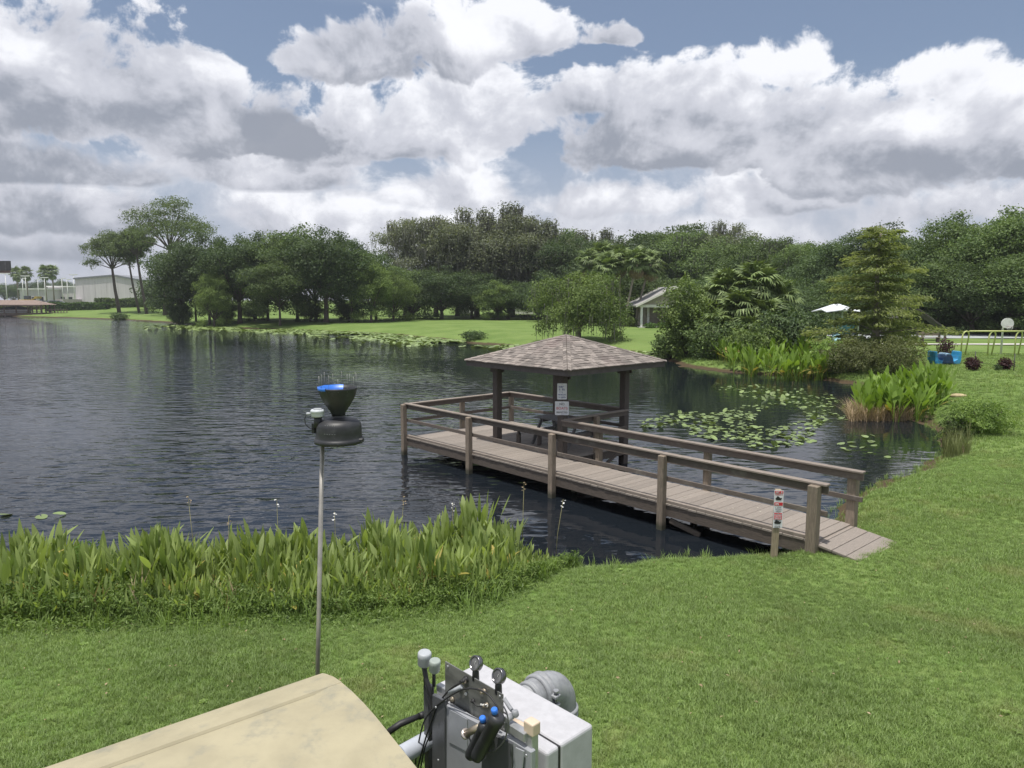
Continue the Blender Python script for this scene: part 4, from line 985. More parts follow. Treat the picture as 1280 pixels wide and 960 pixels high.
# waterside fringe elsewhere on the near and right bank
fr = []
for i in range(len(SHORE) - 1):
    (ax, ay), (bx, by) = SHORE[i], SHORE[i + 1]
    if not (1 < ax < 17 and ay < 40): continue
    L_ = math.hypot(bx - ax, by - ay)
    for k in range(int(L_ * 16)):
        t = rm.random(); x = ax + (bx - ax) * t + rm.gauss(.12, .2); y = ay + (by - ay) * t + rm.gauss(-.05, .2); z = gz(x, y)
        if -.02 < z: fr.append((x, y, z))
scatter('shore_grass', np.array(fr), [blade_cluster('shoregrass%d' % k, 12, .16, .007, .05, L_WEED, 80 + k, .5) for k in range(3)], RG.uniform(.6, 1.3, len(fr)), 'rough uncut grass fringing the water edge', 'grass')
# slender flowering stalks above the bed
for i, (sx, sy, hx_, bend) in enumerate(((346, 624, .62, .02), (418, 640, .75, -.02), (505, 620, .5, .3), (566, 628, .45, .05), (655, 603, .95, .1), (704, 624, .55, .45), (286, 645, .4, .2), (235, 620, .5, -.2), (640, 660, .4, .3))):
    u = min(sx, 660); q, h = bed(u, .92 if sx < 600 else .75); tip = at(sx, sy, q.y)
    st = thing('flower_stalk', 'slender flowering stalk standing above the near marsh bed', 'stalk', (tip.x - bend * .3, q.y, 0), 0, 'flower stalks over the marsh bed')
    b0 = Vector((0, 0, -.05)); tp = Vector((bend * .3, 0, tip.z))
    MB().tube([b0, b0.lerp(tp, .5) - Vector((bend * .06, 0, 0)), tp], [.007, .005, .003], 5).build('stem', M('straw_stem', (.27, .25, .11), .7, .1, 5), st)
    fm = MB()
    for k in range(7):
        c = tp + Vector((rm.uniform(-.03, .03), rm.uniform(-.03, .03), -rm.uniform(0, .16))); r_ = rm.uniform(.012, .024)
        a = rm.uniform(0, 3); fm.add([c + Vector((math.cos(a) * r_, math.sin(a) * r_, r_ * .5)), c + Vector((-math.sin(a) * r_, math.cos(a) * r_, 0)), c - Vector((math.cos(a) * r_, math.sin(a) * r_, -r_ * .5)), c + Vector((math.sin(a) * r_, -math.cos(a) * r_, 0))], [(0, 1, 2, 3)])
    fo = fm.build('petals', WHITE if i in (0, 1, 3, 5) else L_DRY, st); fo['kind'] = 'stuff'
# feathery fresh-green bush in the bed
def leaf_bush(name, label, loc, w, h, n, mat, ls, asp=.45, group=None, cat='shrub', flat=.0, seed=3):
    rg = np.random.default_rng(seed); t = thing(name, label, cat, loc, 0, group)
    d = unit(rg.normal(size=(n, 3))); r = rg.random(n) ** .4; k = 1 + .22 * np.sin(d[:, 0] * 5 + seed) * np.sin(d[:, 1] * 6 + 1) + .15 * np.sin(d[:, 2] * 9 + d[:, 0] * 7)
    P = d * (r * k)[:, None] * [w / 2, w / 2, h / 2] + [0, 0, h / 2]; P[:, 2] = np.maximum(P[:, 2], .02)
    N = unit(rg.normal(size=(n, 3)) * .6 + d * .5 + [0, 0, .4]); V, F = leaf_quads(P, N, rg.uniform(.6, 1.3, n) * ls, asp, rg)
    link('foliage', np_mesh('foliage', V, F, mat), t); m = MB()
    for k in range(5):
        a = k * 1.26 + seed; m.tube([(0, 0, -.1), (math.cos(a) * w * .12, math.sin(a) * w * .12, h * .35), (math.cos(a) * w * .3, math.sin(a) * w * .3, h * .72)], [.05 * h ** .5 * .5, .035 * h ** .5 * .5, .01], 6)
    m.build('stems', BARK, t)['kind'] = 'stuff'; return t
q, h = bed(60, .55); leaf_bush('feathery_bush', 'bright feathery leaved bush in the near marsh bed', (q.x, q.y, gz(q.x, q.y) + .15), .62, .85, 1500, leaf_mat('feather_leaf', (.08, .17, .02), (.16, .28, .05)), .10, .22, seed=9)

# ------------------------------------------------------------------ lily pads
def pad_mesh(r, seed):
    rr_ = random.Random(seed); m = MB(); n = 14; pts = [Vector((0, 0, .012))]
    cup = rr_.uniform(-.02, .09)
    for k in range(n):
        a = R(12) + (2 * math.pi - R(24)) * k / (n - 1); q = r * (1 + .08 * math.sin(a * 3 + seed)) * (1.12 if abs(a - math.pi) < 2 else .95)
        pts.append(Vector((math.cos(a) * q, math.sin(a) * q * .85, .014 + cup * r * 2 * abs(math.sin(a * 1.0)) + rr_.uniform(0, .03) * r)))
    m.add(pts, [(0, k, k + 1) for k in range(1, n)], True); return m.mesh('lily_pad', L_LILY)
PADS = [pad_mesh(.115, k) for k in range(6)]
def in_poly(x, y, poly):
    c = False
    for i in range(len(poly)):
        (ax, ay), (bx, by) = poly[i], poly[i - 1]
        if (ay > y) != (by > y) and x < (bx - ax) * (y - ay) / (by - ay) + ax: c = not c
    return c
pads = []; polys = [([(800, 524), (880, 512), (950, 505), (1010, 505), (1060, 520), (1052, 540), (1010, 556), (950, 562), (900, 553), (850, 540), (800, 534)], 190),
    ([(880, 478), (940, 482), (1010, 487), (1055, 497), (1060, 512), (1010, 507), (950, 500), (900, 489)], 88), ([(1020, 520), (1110, 545), (1150, 560), (1110, 575), (1030, 560)], 16)]
for poly, cnt in polys:
    k = 0; xs = [p[0] for p in poly]; ys = [p[1] for p in poly]
    while k < cnt:
        x, y = rm.uniform(min(xs), max(xs)), rm.uniform(min(ys), max(ys))
        if not in_poly(x, y, poly) or math.sin(x * .06 + y * .09) + math.sin(x * .025 - y * .11) < -.7 + rm.random() * .4: continue
        p = onz(x, y, 0)
        if lake_sd(np.array([p.x]), np.array([p.y]))[0] > -.4: k += 1; continue
        o = link('lily_pad', PADS[rm.randrange(6)], None, (p.x, p.y, rm.uniform(.0, .01)), (rm.gauss(0, .13), rm.gauss(0, .13), rm.uniform(0, 6.28)), (rm.uniform(.7, 1.25),) * 3)
        if rm.random() < .22: o.rotation_euler = (rm.gauss(0, .45), rm.gauss(0, .45), o.rotation_euler[2]); o.location.z = .07
        tag(o, 'pale green lily pad floating in the cove behind the pier', 'lily pad', 'lily pads of the cove'); k += 1
for x, y in ((6, 645), (52, 647), (74, 644)):
    p = onz(x, y, 0); tag(link('lily_pad', PADS[int(x) % 6], None, (p.x, p.y, .01), (rm.gauss(0, .1), rm.gauss(0, .1), rm.uniform(0, 6)), (1.1,) * 3), 'single lily pad floating off the near marsh bed', 'lily pad', 'lily pads off the marsh bed')
mp_ = []
for poly, cnt in polys[:2]:
    xs = [p[0] for p in poly]; ys = [p[1] for p in poly]
    for k in range(900):
        x, y = rm.uniform(min(xs), max(xs)), rm.uniform(min(ys), max(ys))
        if in_poly(x, y, poly) and math.sin(x * .06 + y * .09) + math.sin(x * .025 - y * .11) > -.6: p = onz(x, y, 0); mp_.append((p.x, p.y, .004))
mp_ = mp_[:560]
scatter('small_lily_pads', np.array(mp_), [pad_mesh(.085, 40 + k) for k in range(3)], RG.uniform(.6, 1.2, len(mp_)), 'small lily pads filling the gaps between the larger cove pads', 'lily pads', spread=.5)
fpts = []
for i in range(len(SHORE) - 1):
    (ax, ay), (bx, by) = SHORE[i], SHORE[i + 1]
    if not (61 <= ay < 130 and by > 60): continue
    L_ = math.hypot(bx - ax, by - ay)
    for k in range(int(L_ * 60)):
        t = rm.random(); off = abs(rm.gauss(0, 1)) * (3.2 if ay > 70 else 1.4) + .3; dx, dy = (bx - ax) / L_, (by - ay) / L_
        x, y = ax + dx * t * L_ - dy * off * 1, ay + dy * t * L_ + dx * off
        if lake_sd(np.array([x]), np.array([y]))[0] > -.2: x, y = ax + dx * t * L_ + dy * off, ay + dy * t * L_ - dx * off
        if math.sin(x * .35) + math.sin(y * .5 + x * .2) > -1.0 and lake_sd(np.array([x]), np.array([y]))[0] < -.2: fpts.append((x, y, .03))
scatter('far_lily_pads', np.array(fpts), [pad_mesh(.32, 20 + k) for k in range(3)], RG.uniform(.7, 1.5, len(fpts)), 'band of yellow green lily pads under the far lawn bank', 'lily pads', spread=.9)

# ------------------------------------------------------------------ big leaved plants on the right bank
def flag_bank(name, label, group, spots, hgt, seed, yel=.06):
    r = random.Random(seed)
    for (x, y, s_) in spots:
        t = thing(name, label, 'plant', (x, y, max(gz(x, y), -.1)), 0, group)
        for k in range(r.randint(6, 8)):
            s2 = hgt * s_ * r.uniform(.75, 1.1) / 1.4
            link('leaf', FLAG_LEAVES[r.choice((0, 1, 1, 2)) if r.random() > yel else 3], t, (r.uniform(-.14, .14), r.uniform(-.14, .14), 0), (0, r.uniform(0, .32), r.uniform(0, 6.283)), (s2 * r.uniform(.85, 1.15),) * 2 + (s2,))
def spots_in(poly_px, z, cnt, seed):
    r = random.Random(seed); o = []; xs = [p[0] for p in poly_px]; ys = [p[1] for p in poly_px]
    while len(o) < cnt:
        x, y = r.uniform(min(xs), max(xs)), r.uniform(min(ys), max(ys))
        if in_poly(x, y, poly_px): p = onz(x, y, z); o.append((p.x, p.y, r.uniform(.85, 1.1)))
    return o
flag_bank('flag_plant', 'broad leaved flag plant in the bright clump beside the dry reeds', 'flag plants beside the dry reeds', spots_in([(1070, 506), (1100, 492), (1170, 492), (1184, 512), (1145, 522), (1076, 519)], .2, 125, 3), 1.5, 31)
flag_bank('canna_plant', 'broad leaved yellowish flag plant in the clump under the palmettos', 'flag plants under the palmettos', spots_in([(885, 450), (960, 450), (1030, 455), (1038, 473), (980, 476), (905, 464)], .1, 150, 4), 1.75, 32, .12)
# dry reeds at the foot of the clump, reeds and shrub on the bank
dr = []
for i in range(520):
    p = onz(rm.uniform(1062, 1138), rm.uniform(513, 527), .0); dr.append((p.x, p.y, 0))
scatter('dry_reeds', np.array(dr), [blade_cluster('dryreed%d' % k, 9, .55, .014, .08, L_DRY, 90 + k, .6) for k in range(3)], RG.uniform(.6, 1.3, len(dr)), 'tan dead reeds standing in water below the flag plants', 'reeds', spread=.5)
gr = []
for i in range(70):
    p = onz(rm.uniform(1178, 1212), rm.uniform(556, 582), .05); gr.append((p.x, p.y, max(0, gz(p.x, p.y))))
scatter('green_reeds', np.array(gr), [blade_cluster('reed%d' % k, 8, .75, .016, .07, L_OLIVE, 95 + k, .2) for k in range(3)], RG.uniform(.6, 1.2, len(gr)), 'thin green reeds at the water edge below the bank shrub', 'reeds', spread=.2)
p = onz(1226, 538, .45); leaf_bush('bank_shrub', 'low leafy green shrub on the bank beside the flag plants', (p.x, p.y, gz(p.x, p.y)), 2.2, 1.15, 5200, L_WEED, .11, .36, seed=5)
p = onz(1195, 543, .3); leaf_bush('bank_shrub', 'small dark green shrub at the water edge beside the flag plants', (p.x, p.y, gz(p.x, p.y)), .95, .95, 1700, L_OAK, .10, .42, seed=6)
#--PART5--
# ------------------------------------------------------------------ trees
def crown_leaves(seed, lobes, n, ls, cl=.55, per=9, shell=.30, up=.35, asp=.62):
    """leaf clumps spread through ellipsoid lobes; returns vertices, faces"""
    rg = np.random.default_rng(seed); vol = np.array([(l[3] * l[4] * l[5]) ** .67 for l in lobes]); vol = vol / vol.sum()
    nc = n // per; pick = rg.choice(len(lobes), nc, p=vol); Lb = np.array(lobes)[pick]
    d = unit(rg.normal(size=(nc, 3))); d[:, 2] = np.where((d[:, 2] < -.35) & (rg.random(nc) < .6), -d[:, 2], d[:, 2])
    r = 1 - np.abs(rg.normal(size=nc)) * shell; r = np.clip(r, .05, 1.0) + rg.normal(size=nc) * .03
    C = Lb[:, :3] + d * r[:, None] * Lb[:, 3:6]
    P = np.repeat(C, per, 0) + rg.normal(size=(nc * per, 3)) * cl * [1, 1, .62]
    D = np.repeat(d, per, 0); N = unit(rg.normal(size=(nc * per, 3)) * .55 + D * .55 + [0, 0, up])
    return leaf_quads(P, N, rg.uniform(.55, 1.35, nc * per) * ls, asp, rg)
def limbs(m, lobes, base_r, fork, h0, seed, n=9, lean=(0, 0)):
    r = random.Random(seed); top = Vector((lean[0], lean[1], fork))
    m.tube([(0, 0, -.3), (lean[0] * .15, lean[1] * .15, fork * .15), (lean[0] * .5 + r.uniform(-.1, .1), lean[1] * .5, fork * .55), top], [base_r * 1.5, base_r * 1.05, base_r * .9, base_r * .75], 9)
    for l in sorted(lobes, key=lambda l: -l[5])[:n]:
        e = Vector(l[:3]); mid_ = top.lerp(e, .5) + Vector((r.uniform(-.4, .4), r.uniform(-.4, .4), r.uniform(-.2, .6)))
        m.tube([top - Vector((0, 0, .15)), mid_, e], [base_r * .55, base_r * .32, base_r * .1], 6)
class Kind: pass
def broad_kind(seed, w=10., h=12., cb=.2, nl=13, n=24000, ls=.25, mat=L_OAK, round_=.5, moss=0, br=.30, shell=.3, cl=.36, per=11):
    """rounded broadleaf crown made of overlapping lobes"""
    r = random.Random(seed); lobes = []; z0 = h * cb; zc = (z0 + h) / 2; hz_ = (h - z0) / 2
    for k in range(nl):
        a = k * 2.399 + r.uniform(-.4, .4); t = (k + .5) / nl; zz = -0.75 + 1.5 * t; rr_ = math.sqrt(max(.05, 1 - (zz * .86) ** 2)) * r.uniform(.55, .78)
        s_ = r.uniform(.30, .46) * w / 2 * (1.15 - .35 * abs(zz))
        lobes.append((math.cos(a) * rr_ * w / 2, math.sin(a) * rr_ * w / 2, zc + zz * hz_ * .82 + r.uniform(-.3, .3), s_ * r.uniform(1, 1.3), s_ * r.uniform(1, 1.3), s_ * r.uniform(.62, .9)))
    for k in range(7):                                     # uneven tufts over the top
        a = r.uniform(0, 6.28); q = r.uniform(.05, .62) * w / 2; s_ = r.uniform(.10, .19) * w / 2
        lobes.append((math.cos(a) * q, math.sin(a) * q, h - hz_ * .55 * (q / (w / 2)) ** 2 - r.uniform(.02, .16) * h, s_, s_, s_ * r.uniform(.8, 1.3)))
    for k in range(5):                                     # low hanging outer boughs
        a = k * 1.26 + r.uniform(-.4, .4); q = r.uniform(.6, .9) * w / 2; s_ = r.uniform(.16, .26) * w / 2
        lobes.append((math.cos(a) * q, math.sin(a) * q, z0 + r.uniform(-.06, .14) * h, s_, s_, s_ * .8))
    lobes.append((0, 0, zc, w * .3, w * .3, hz_ * .7))
    K = Kind(); K.w, K.h = w, h
    V, F = crown_leaves(seed, lobes, n, ls, cl, per, shell); K.crown = np_mesh('crown', V, F, mat)
    m = MB(); limbs(m, lobes, br, h * cb * 1.05 + .6, 0, seed); K.trunk = m.mesh('trunk', BARK); K.moss = None
    if moss:
        rg = np.random.default_rng(seed + 50); nm = moss; Lb = np.array(lobes)[rg.integers(0, len(lobes), nm)]
        d = unit(rg.normal(size=(nm, 3)) * [1, 1, .5]); P = Lb[:, :3] + d * Lb[:, 3:6] * rg.uniform(.75, 1.05, nm)[:, None]
        ln = rg.uniform(.5, 1.9, nm); a = rg.uniform(0, 6.28, nm); wv = np.stack([np.cos(a), np.sin(a), 0 * a], 1) * rg.uniform(.015, .055, nm)[:, None]
        dn = np.stack([rg.normal(size=nm) * .06, rg.normal(size=nm) * .06, -ln], 1)
        V = np.stack([P - wv, P + wv, P + dn * .6 + wv * .8, P + dn], 1).reshape(-1, 3); K.moss = np_mesh('moss', V, np.arange(4 * nm).reshape(nm, 4), L_MOSS)
    return K
def place(K, name, label, base, W, H, rz=0., group=None, cat='tree'):
    t = thing(name, label, cat, base, rz, group); t.scale = (W / K.w, W / K.w, H / K.h)
    link('trunk', K.trunk, t); link('crown', K.crown, t)
    if K.moss: link('moss', K.moss, t)['kind'] = 'stuff'
    return t
OAKS = [broad_kind(101, n=27200), broad_kind(102, nl=15, n=27200), broad_kind(103, nl=11, cb=.14, n=25600), broad_kind(104, mat=L_DARK, nl=14, n=27200), broad_kind(105, mat=L_DARK, cb=.1, n=25600)]
MOSSY = [broad_kind(111, w=10, h=13, nl=15, mat=L_GREY, n=19200, moss=1500, shell=.45), broad_kind(112, w=10, h=13, nl=13, mat=L_OAK, n=24000, moss=1000, shell=.35), broad_kind(113, w=9, h=14, nl=12, mat=L_GREY, n=12800, moss=1900, shell=.55, br=.3)]
FRESH = [broad_kind(121, mat=L_LIGHT, n=24000, cb=.12), broad_kind(122, mat=L_LIGHT, nl=10, n=20800, cb=.08)]
UNDER = [broad_kind(131, w=8, h=7, cb=.05, mat=L_DARK, n=17600), broad_kind(132, w=8, h=6.5, cb=.04, mat=L_OAK, n=17600)]
OPEN_ = [broad_kind(141, w=9, h=12, cb=.19, nl=15, mat=L_DARK, n=25600, br=.17), broad_kind(142, w=9, h=12, cb=.22, nl=14, mat=L_OAK, n=25600, br=.17)]
tr_ = random.Random(77)
def tree_at(kinds, px_, Y, top, wpx, name, label, group=None, basez=None):
    p = at(px_, 400, Y); z = gz(p.x, Y); zt = at(px_, top, Y).z
    K = kinds[tr_.randrange(len(kinds))] if isinstance(kinds, list) else kinds
    return place(K, name, label, (p.x, Y, z), wpx * Y / 890 * 1.12, (zt - z) * 1.0, tr_.uniform(0, 6.28), group)
G1 = 'oaks of the shore grove'; G2 = 'tall trees behind the far lawn'; G3 = 'dark undergrowth trees behind the far lawn'; G4 = 'trees of the wood behind the playground'
# grove at the left shore
for a in ((228, 133, 304, 66), (262, 128, 292, 74), (300, 126, 294, 84), (335, 131, 291, 80), (372, 127, 284, 96), (408, 122, 285, 92), (440, 124, 300, 80)):
    tree_at(OPEN_ if a[0] % 3 else OAKS[3:4] + OPEN_, a[0], a[1], a[2], a[3], 'oak_tree', 'dense dark oak in the shore grove with bare trunks below', G1)
for a in ((245, 139, 318, 60), (320, 141, 312, 70), (395, 138, 308, 80), (350, 118, 322, 70), (470, 132, 322, 64)): tree_at(OPEN_, a[0], a[1], a[2], a[3], 'oak_tree', 'dense dark oak in the shore grove with bare trunks below', G1)
tree_at(FRESH, 464, 122, 322, 52, 'young_oak', 'lighter yellow green tree at the lawn end of the grove'); tree_at(FRESH, 268, 121, 335, 42, 'young_oak', 'lighter green tree over the water side of the grove')
tree_at(FRESH[1], 492, 128, 335, 50, 'young_oak', 'fresh green tree between the grove and the tall mossy trees')
# tall trees behind the lawn
for a, lb in (((507, 158, 266, 66), 'tall thin grey mossy tree nearest the grove, half bare at the top'), ((545, 154, 263, 82), 'tall grey mossy tree beside the broad mossy oaks, half bare at the top')): tree_at(MOSSY[2], *a, 'mossy_tree', lb)
for a in ((596, 150, 262, 104), (640, 152, 258, 108), (676, 146, 276, 92)): tree_at(MOSSY[:2], *a, 'mossy_oak', 'tall broad oak hung with grey moss behind the far lawn', 'broad mossy oaks behind the far lawn')
for a in ((572, 160, 276, 80), (625, 163, 272, 90), (712, 140, 292, 86), (745, 150, 288, 92), (790, 140, 292, 104), (828, 146, 283, 98), (868, 136, 284, 96), (905, 140, 279, 84), (935, 125, 298, 92), (975, 120, 292, 92), (1012, 112, 300, 86), (700, 160, 285, 90), (850, 155, 282, 100)):
    tree_at([OAKS[0], OAKS[1], OAKS[3], MOSSY[1], MOSSY[0]], *a, 'oak_tree', 'tall oak in the tree belt behind the far lawn', G2)
for a in ((515, 140, 340, 70), (552, 138, 333, 76), (590, 140, 338, 70), (635, 136, 350, 70), (672, 134, 352, 66), (705, 122, 335, 74), (745, 118, 345, 70), (800, 112, 338, 84), (850, 110, 350, 84), (895, 106, 345, 80), (950, 95, 345, 86), (1000, 92, 350, 80)):
    tree_at(UNDER + OAKS[4:5], *a, 'undergrowth_tree', 'low dark tree with foliage to the ground behind the far lawn', G3)
tree_at(FRESH[0], 622, 133, 352, 48, 'young_oak', 'light green round tree at the dark wood edge on the lawn')
# wood behind the playground
for a in ((1046, 100, 296, 96), (1098, 96, 280, 104), (1145, 90, 300, 90), (1195, 84, 268, 110), (1245, 80, 263, 112), (1292, 78, 262, 116), (1340, 76, 262, 116), (1172, 78, 322, 90), (1215, 76, 330, 100), (1268, 74, 318, 104), (1075, 86, 335, 90), (1310, 72, 325, 100)):
    tree_at([OAKS[0], OAKS[1], OAKS[3], OAKS[4], OAKS[2]], *a, 'oak_tree', 'large dense oak in the wood behind the playground', G4)
for a in ((1020, 84, 372, 80), (1080, 82, 368, 84), (1140, 80, 366, 84), (1195, 80, 368, 84), (1250, 78, 370, 84), (1305, 77, 372, 84), (1110, 78, 384, 70), (1225, 82, 380, 80), (1170, 82, 384, 80), (1278, 82, 384, 80)):
    tree_at(UNDER[0], *a, 'undergrowth_tree', 'low dark bushy tree at the wood edge behind the playground', 'dark bushy trees behind the playground')
for a in ((224, 131, 376, 28), (283, 127, 380, 26), (318, 134, 378, 30), (388, 126, 378, 30), (436, 128, 378, 30)):
    tree_at(UNDER, *a, 'grove_shrub', 'low dark shrub growing under the oaks of the shore grove', 'undergrowth of the shore grove')
# small mossy tree on the far lawn, its shadow beside it
mk = broad_kind(151, w=9, h=6.4, cb=.14, nl=9, mat=L_LIGHT, n=21000, ls=.2, moss=600, br=.2, cl=.3, shell=.26)
tree_at(mk, 724, 71, 344, 104, 'lawn_oak', 'small spreading oak with hanging moss alone on the far lawn')
# bald cypress
def cypress_kind(seed, h=9.2, w=6.5):
    rg = np.random.default_rng(seed); r = random.Random(seed); K = Kind(); K.w, K.h = w, h; m = MB()
    m.tube([(0, 0, -.2), (.05, 0, h * .3), (-.05, .05, h * .65), (0, 0, h)], [.24, .16, .09, .02], 8); Ps, Ns, Td = [], [], []
    for k in range(60):
        t = k / 59; z = h * (.10 + .86 * t); L = w / 2 * (1.0 - .70 * t ** 1.3) * r.uniform(.45, 1.2) * (.8 if t < .12 else 1); a = k * 2.4 + r.uniform(-.5, .5); e = Vector((math.cos(a) * L, math.sin(a) * L, z + L * r.uniform(-.08, .22)))
        b0 = Vector((0, 0, z - .1)); md = b0.lerp(e, .5) + Vector((0, 0, L * .08)); m.tube([b0, md, e], [.045 * (1.2 - t), .03 * (1.2 - t), .008], 5)
        n = int(110 + 300 * L / 3.2); s_ = rg.random(n) ** .6; pos = np.array(b0)[None] * (1 - s_)[:, None] + np.array(e)[None] * s_[:, None]; sp = .10 + .30 * np.sin(np.pi * np.clip(s_, 0, 1)) * L / 2.4
        pos = pos + rg.normal(size=(n, 3)) * sp[:, None] * [1, 1, .30]; pos[:, 2] += .10 * L * np.sin(np.pi * s_) - .12 * s_ * rg.random(n)
        Ps.append(pos); Ns.append(unit(rg.normal(size=(n, 3)) * .6 + [0, -.25, .6])); Td.append(np.tile([math.cos(a), math.sin(a), -.7], (n, 1)))
    P, N, T = map(np.concatenate, (Ps, Ns, Td)); n = len(P); V, F = leaf_quads(P, N, rg.uniform(.13, .34, n), .32, rg, T)
    K.crown = np_mesh('crown', V, F, L_CYP); K.trunk = m.mesh('trunk', BARKL); K.moss = None; return K
p = at(1095, 400, 43.5); zt = at(1100, 282, 43.5).z; z = gz(p.x, 43.5)
place(cypress_kind(5), 'bald_cypress', 'feathery light green cypress on the bank before the playground', (p.x, 43.5, z), 7.8, zt - z, .4)
leaf_bush('olive_bush', 'brown green twiggy bush at the foot of the cypress', (at(1068, 400, 41.5).x, 41.5, gz(at(1068, 400, 41.5).x, 41.5)), 3.8, 2.0, 6500, L_OLIVE, .16, .4, seed=15)
leaf_bush('olive_bush', 'smaller twiggy olive bush between the cypress and flag plants', (at(1125, 400, 40).x, 40, gz(at(1125, 400, 40).x, 40)), 3.0, 2.1, 4500, L_OLIVE, .15, .4, seed=16)
leaf_bush('bank_bush', 'fresh green bush beside the yellowish flag plants on the bank', (at(1040, 400, 42.5).x, 42.5, gz(at(1040, 400, 42.5).x, 42.5)), 2.6, 1.9, 4000, L_WEED, .17, .45, seed=17)

# ------------------------------------------------------------------ palms
def frond_mesh(name, pet, bl, nb, mat, seed, droop=.5):
    """fan leaf: stalk along +x from the origin, blades radiating at its end"""
    r = random.Random(seed); m = MB(); e = Vector((pet, 0, pet * .18)); m.tube([(0, 0, 0), (pet * .5, 0, pet * .14), e], [.025, .02, .014], 4)
    for k in range(nb):
        a = R(-115 + 230 * k / (nb - 1)); d = Vector((math.cos(a), math.sin(a), .12)); L = bl * (1 - .18 * abs(a) / 2) * r.uniform(.9, 1.08); w = Vector((-math.sin(a), math.cos(a), 0)) * .08 * bl
        p1 = e + d * L * .55; p2 = e + d * L * .92 + Vector((0, 0, -L * droop * r.uniform(.5, 1.1)))
        m.add([e, p1 + w, p1 - w, p2], [(0, 2, 1), (1, 2, 3)])
    return m.mesh(name, mat)
FR = [frond_mesh('frond', .9, .95, 17, L_PALM, k, d) for k, d in ((1, .25), (2, .45), (3, .7))]; FRD = [frond_mesh('dry_frond', .75, .8, 13, L_PALMD, 8, 1.1), frond_mesh('dry_frond', .7, .75, 13, L_PALMD, 9, 1.5)]
def palm(name, label, base, H, s_, nf, nd, group=None, lean=(0, 0), parts=True, tr=.15, seed=1):
    r = random.Random(seed); t = thing(name, label, 'palm tree', base, 0, group); top = Vector((lean[0], lean[1], H))
    m = MB(); m.tube([(0, 0, -.3), (lean[0] * .2, lean[1] * .2, H * .3), (lean[0] * .6, lean[1] * .6, H * .7), top], [tr * 1.3, tr, tr, tr * 1.1], 9); m.build('trunk', BARKL, t)
    pls = []
    for k in range(nf + nd):
        dry = k >= nf; el = R(r.uniform(-85, -45)) if dry else R(78 - 118 * (k / max(1, nf - 1)) ** .85 + r.uniform(-8, 8)); az = k * 2.4 + r.uniform(-.3, .3)
        pls.append((dry, el, az, s_ * r.uniform(.85, 1.12), Vector((0, 0, -.35 * s_ if dry else -.12 * s_ * k / nf))))
    if parts:
        for dry, el, az, sc, off in pls: link('dry_frond' if dry else 'frond', FRD[r.randrange(2)] if dry else FR[r.randrange(3)], t, top + off, (r.uniform(-.4, .4), -el, az), (sc,) * 3)
    else:
        Vs, Fs, o_ = [], [], 0
        me = FR[1]; v = np.empty(len(me.vertices) * 3, np.float32); me.vertices.foreach_get('co', v); v = v.reshape(-1, 3)
        for dry, el, az, sc, off in pls:
            Mx = np.array(Matrix.Rotation(az, 3, 'Z') @ Matrix.Rotation(-el, 3, 'Y')); mm = v @ Mx.T * sc + np.array(top + off)
            for pgn in me.polygons: Fs.append([o_ + i for i in pgn.vertices])
            Vs.append(mm); o_ += len(v)
        cm = bpy.data.meshes.new('crown'); cm.from_pydata(np.concatenate(Vs).tolist(), [], Fs); cm.materials.append(L_PALM); link('crown', cm, t)
    return t
for i, (px_, Y, top, ln) in enumerate(((738, 104, 322, -.3), (757, 101, 326, .2), (775, 103, 318, -.2), (793, 100, 320, 1.6), (806, 102, 323, 2.0), (765, 107, 312, 0))):
    p = at(px_ - (0 if i < 3 else 12), 400, Y); z = gz(p.x, Y); palm('cabbage_palm', 'tall cabbage palm with bare trunk in the cluster beside the house', (p.x, Y, z), at(px_, top + 8, Y).z - z, 1.35, 38, 20, 'cabbage palms beside the house', (ln, 0), seed=20 + i)
for i, (px_, Y, top, s_) in enumerate(((905, 55, 352, 1.15), (942, 54, 345, 1.25), (972, 55, 362, 1.15), (925, 52.5, 374, 1.1), (884, 56, 366, 1.05), (962, 51.5, 386, 1.05), (900, 52, 398, 1.0), (940, 51, 402, .95))):
    p = at(px_, 400, Y); z = gz(p.x, Y); palm('palmetto', 'shaggy palmetto with dry brown skirt on the cove bank', (p.x, Y, max(z, 0)), at(px_, top + 14, Y).z - z, s_, 46, 30, 'palmettos on the cove bank', (0, 0), tr=.2, seed=40 + i)
leaf_bush('cove_bush', 'tall dark broadleaf bush leaning over the cove before the palmettos', (at(858, 400, 54).x, 54, gz(at(858, 400, 54).x, 54)), 4.0, 5.9, 9500, L_LIGHT, .22, .6, seed=25)
leaf_bush('cove_bush', 'round green bush at the water edge under the dry palmetto skirts', (at(838, 400, 57).x, 57, gz(at(838, 400, 57).x, 57)), 2.8, 2.0, 3000, L_OAK, .22, .6, seed=26)
leaf_bush('cove_bush', 'broad dark bush filling the bank under the palmettos', (at(900, 400, 51.5).x, 51.5, gz(at(900, 400, 51.5).x, 51.5)), 5.0, 3.0, 6500, L_OAK, .2, .55, seed=33)
leaf_bush('cove_bush', 'mid green bush between the palmettos and the yellowish flag plants', (at(945, 400, 49).x, 49, gz(at(945, 400, 49).x, 49)), 4.2, 2.4, 5000, L_LIGHT, .2, .55, seed=34)
leaf_bush('cove_bush', 'dark low bush behind the yellowish flag plants', (at(985, 400, 50).x, 50, gz(at(985, 400, 50).x, 50)), 5.5, 3.4, 7000, L_DARK, .24, .6, seed=27)
leaf_bush('shore_bush', 'low dark bush on the far lawn bank above the lily pads', (at(592, 400, 79).x, 79, gz(at(592, 400, 79).x, 79)), 2.9, 1.0, 1600, L_DARK, .2, .5, seed=28)
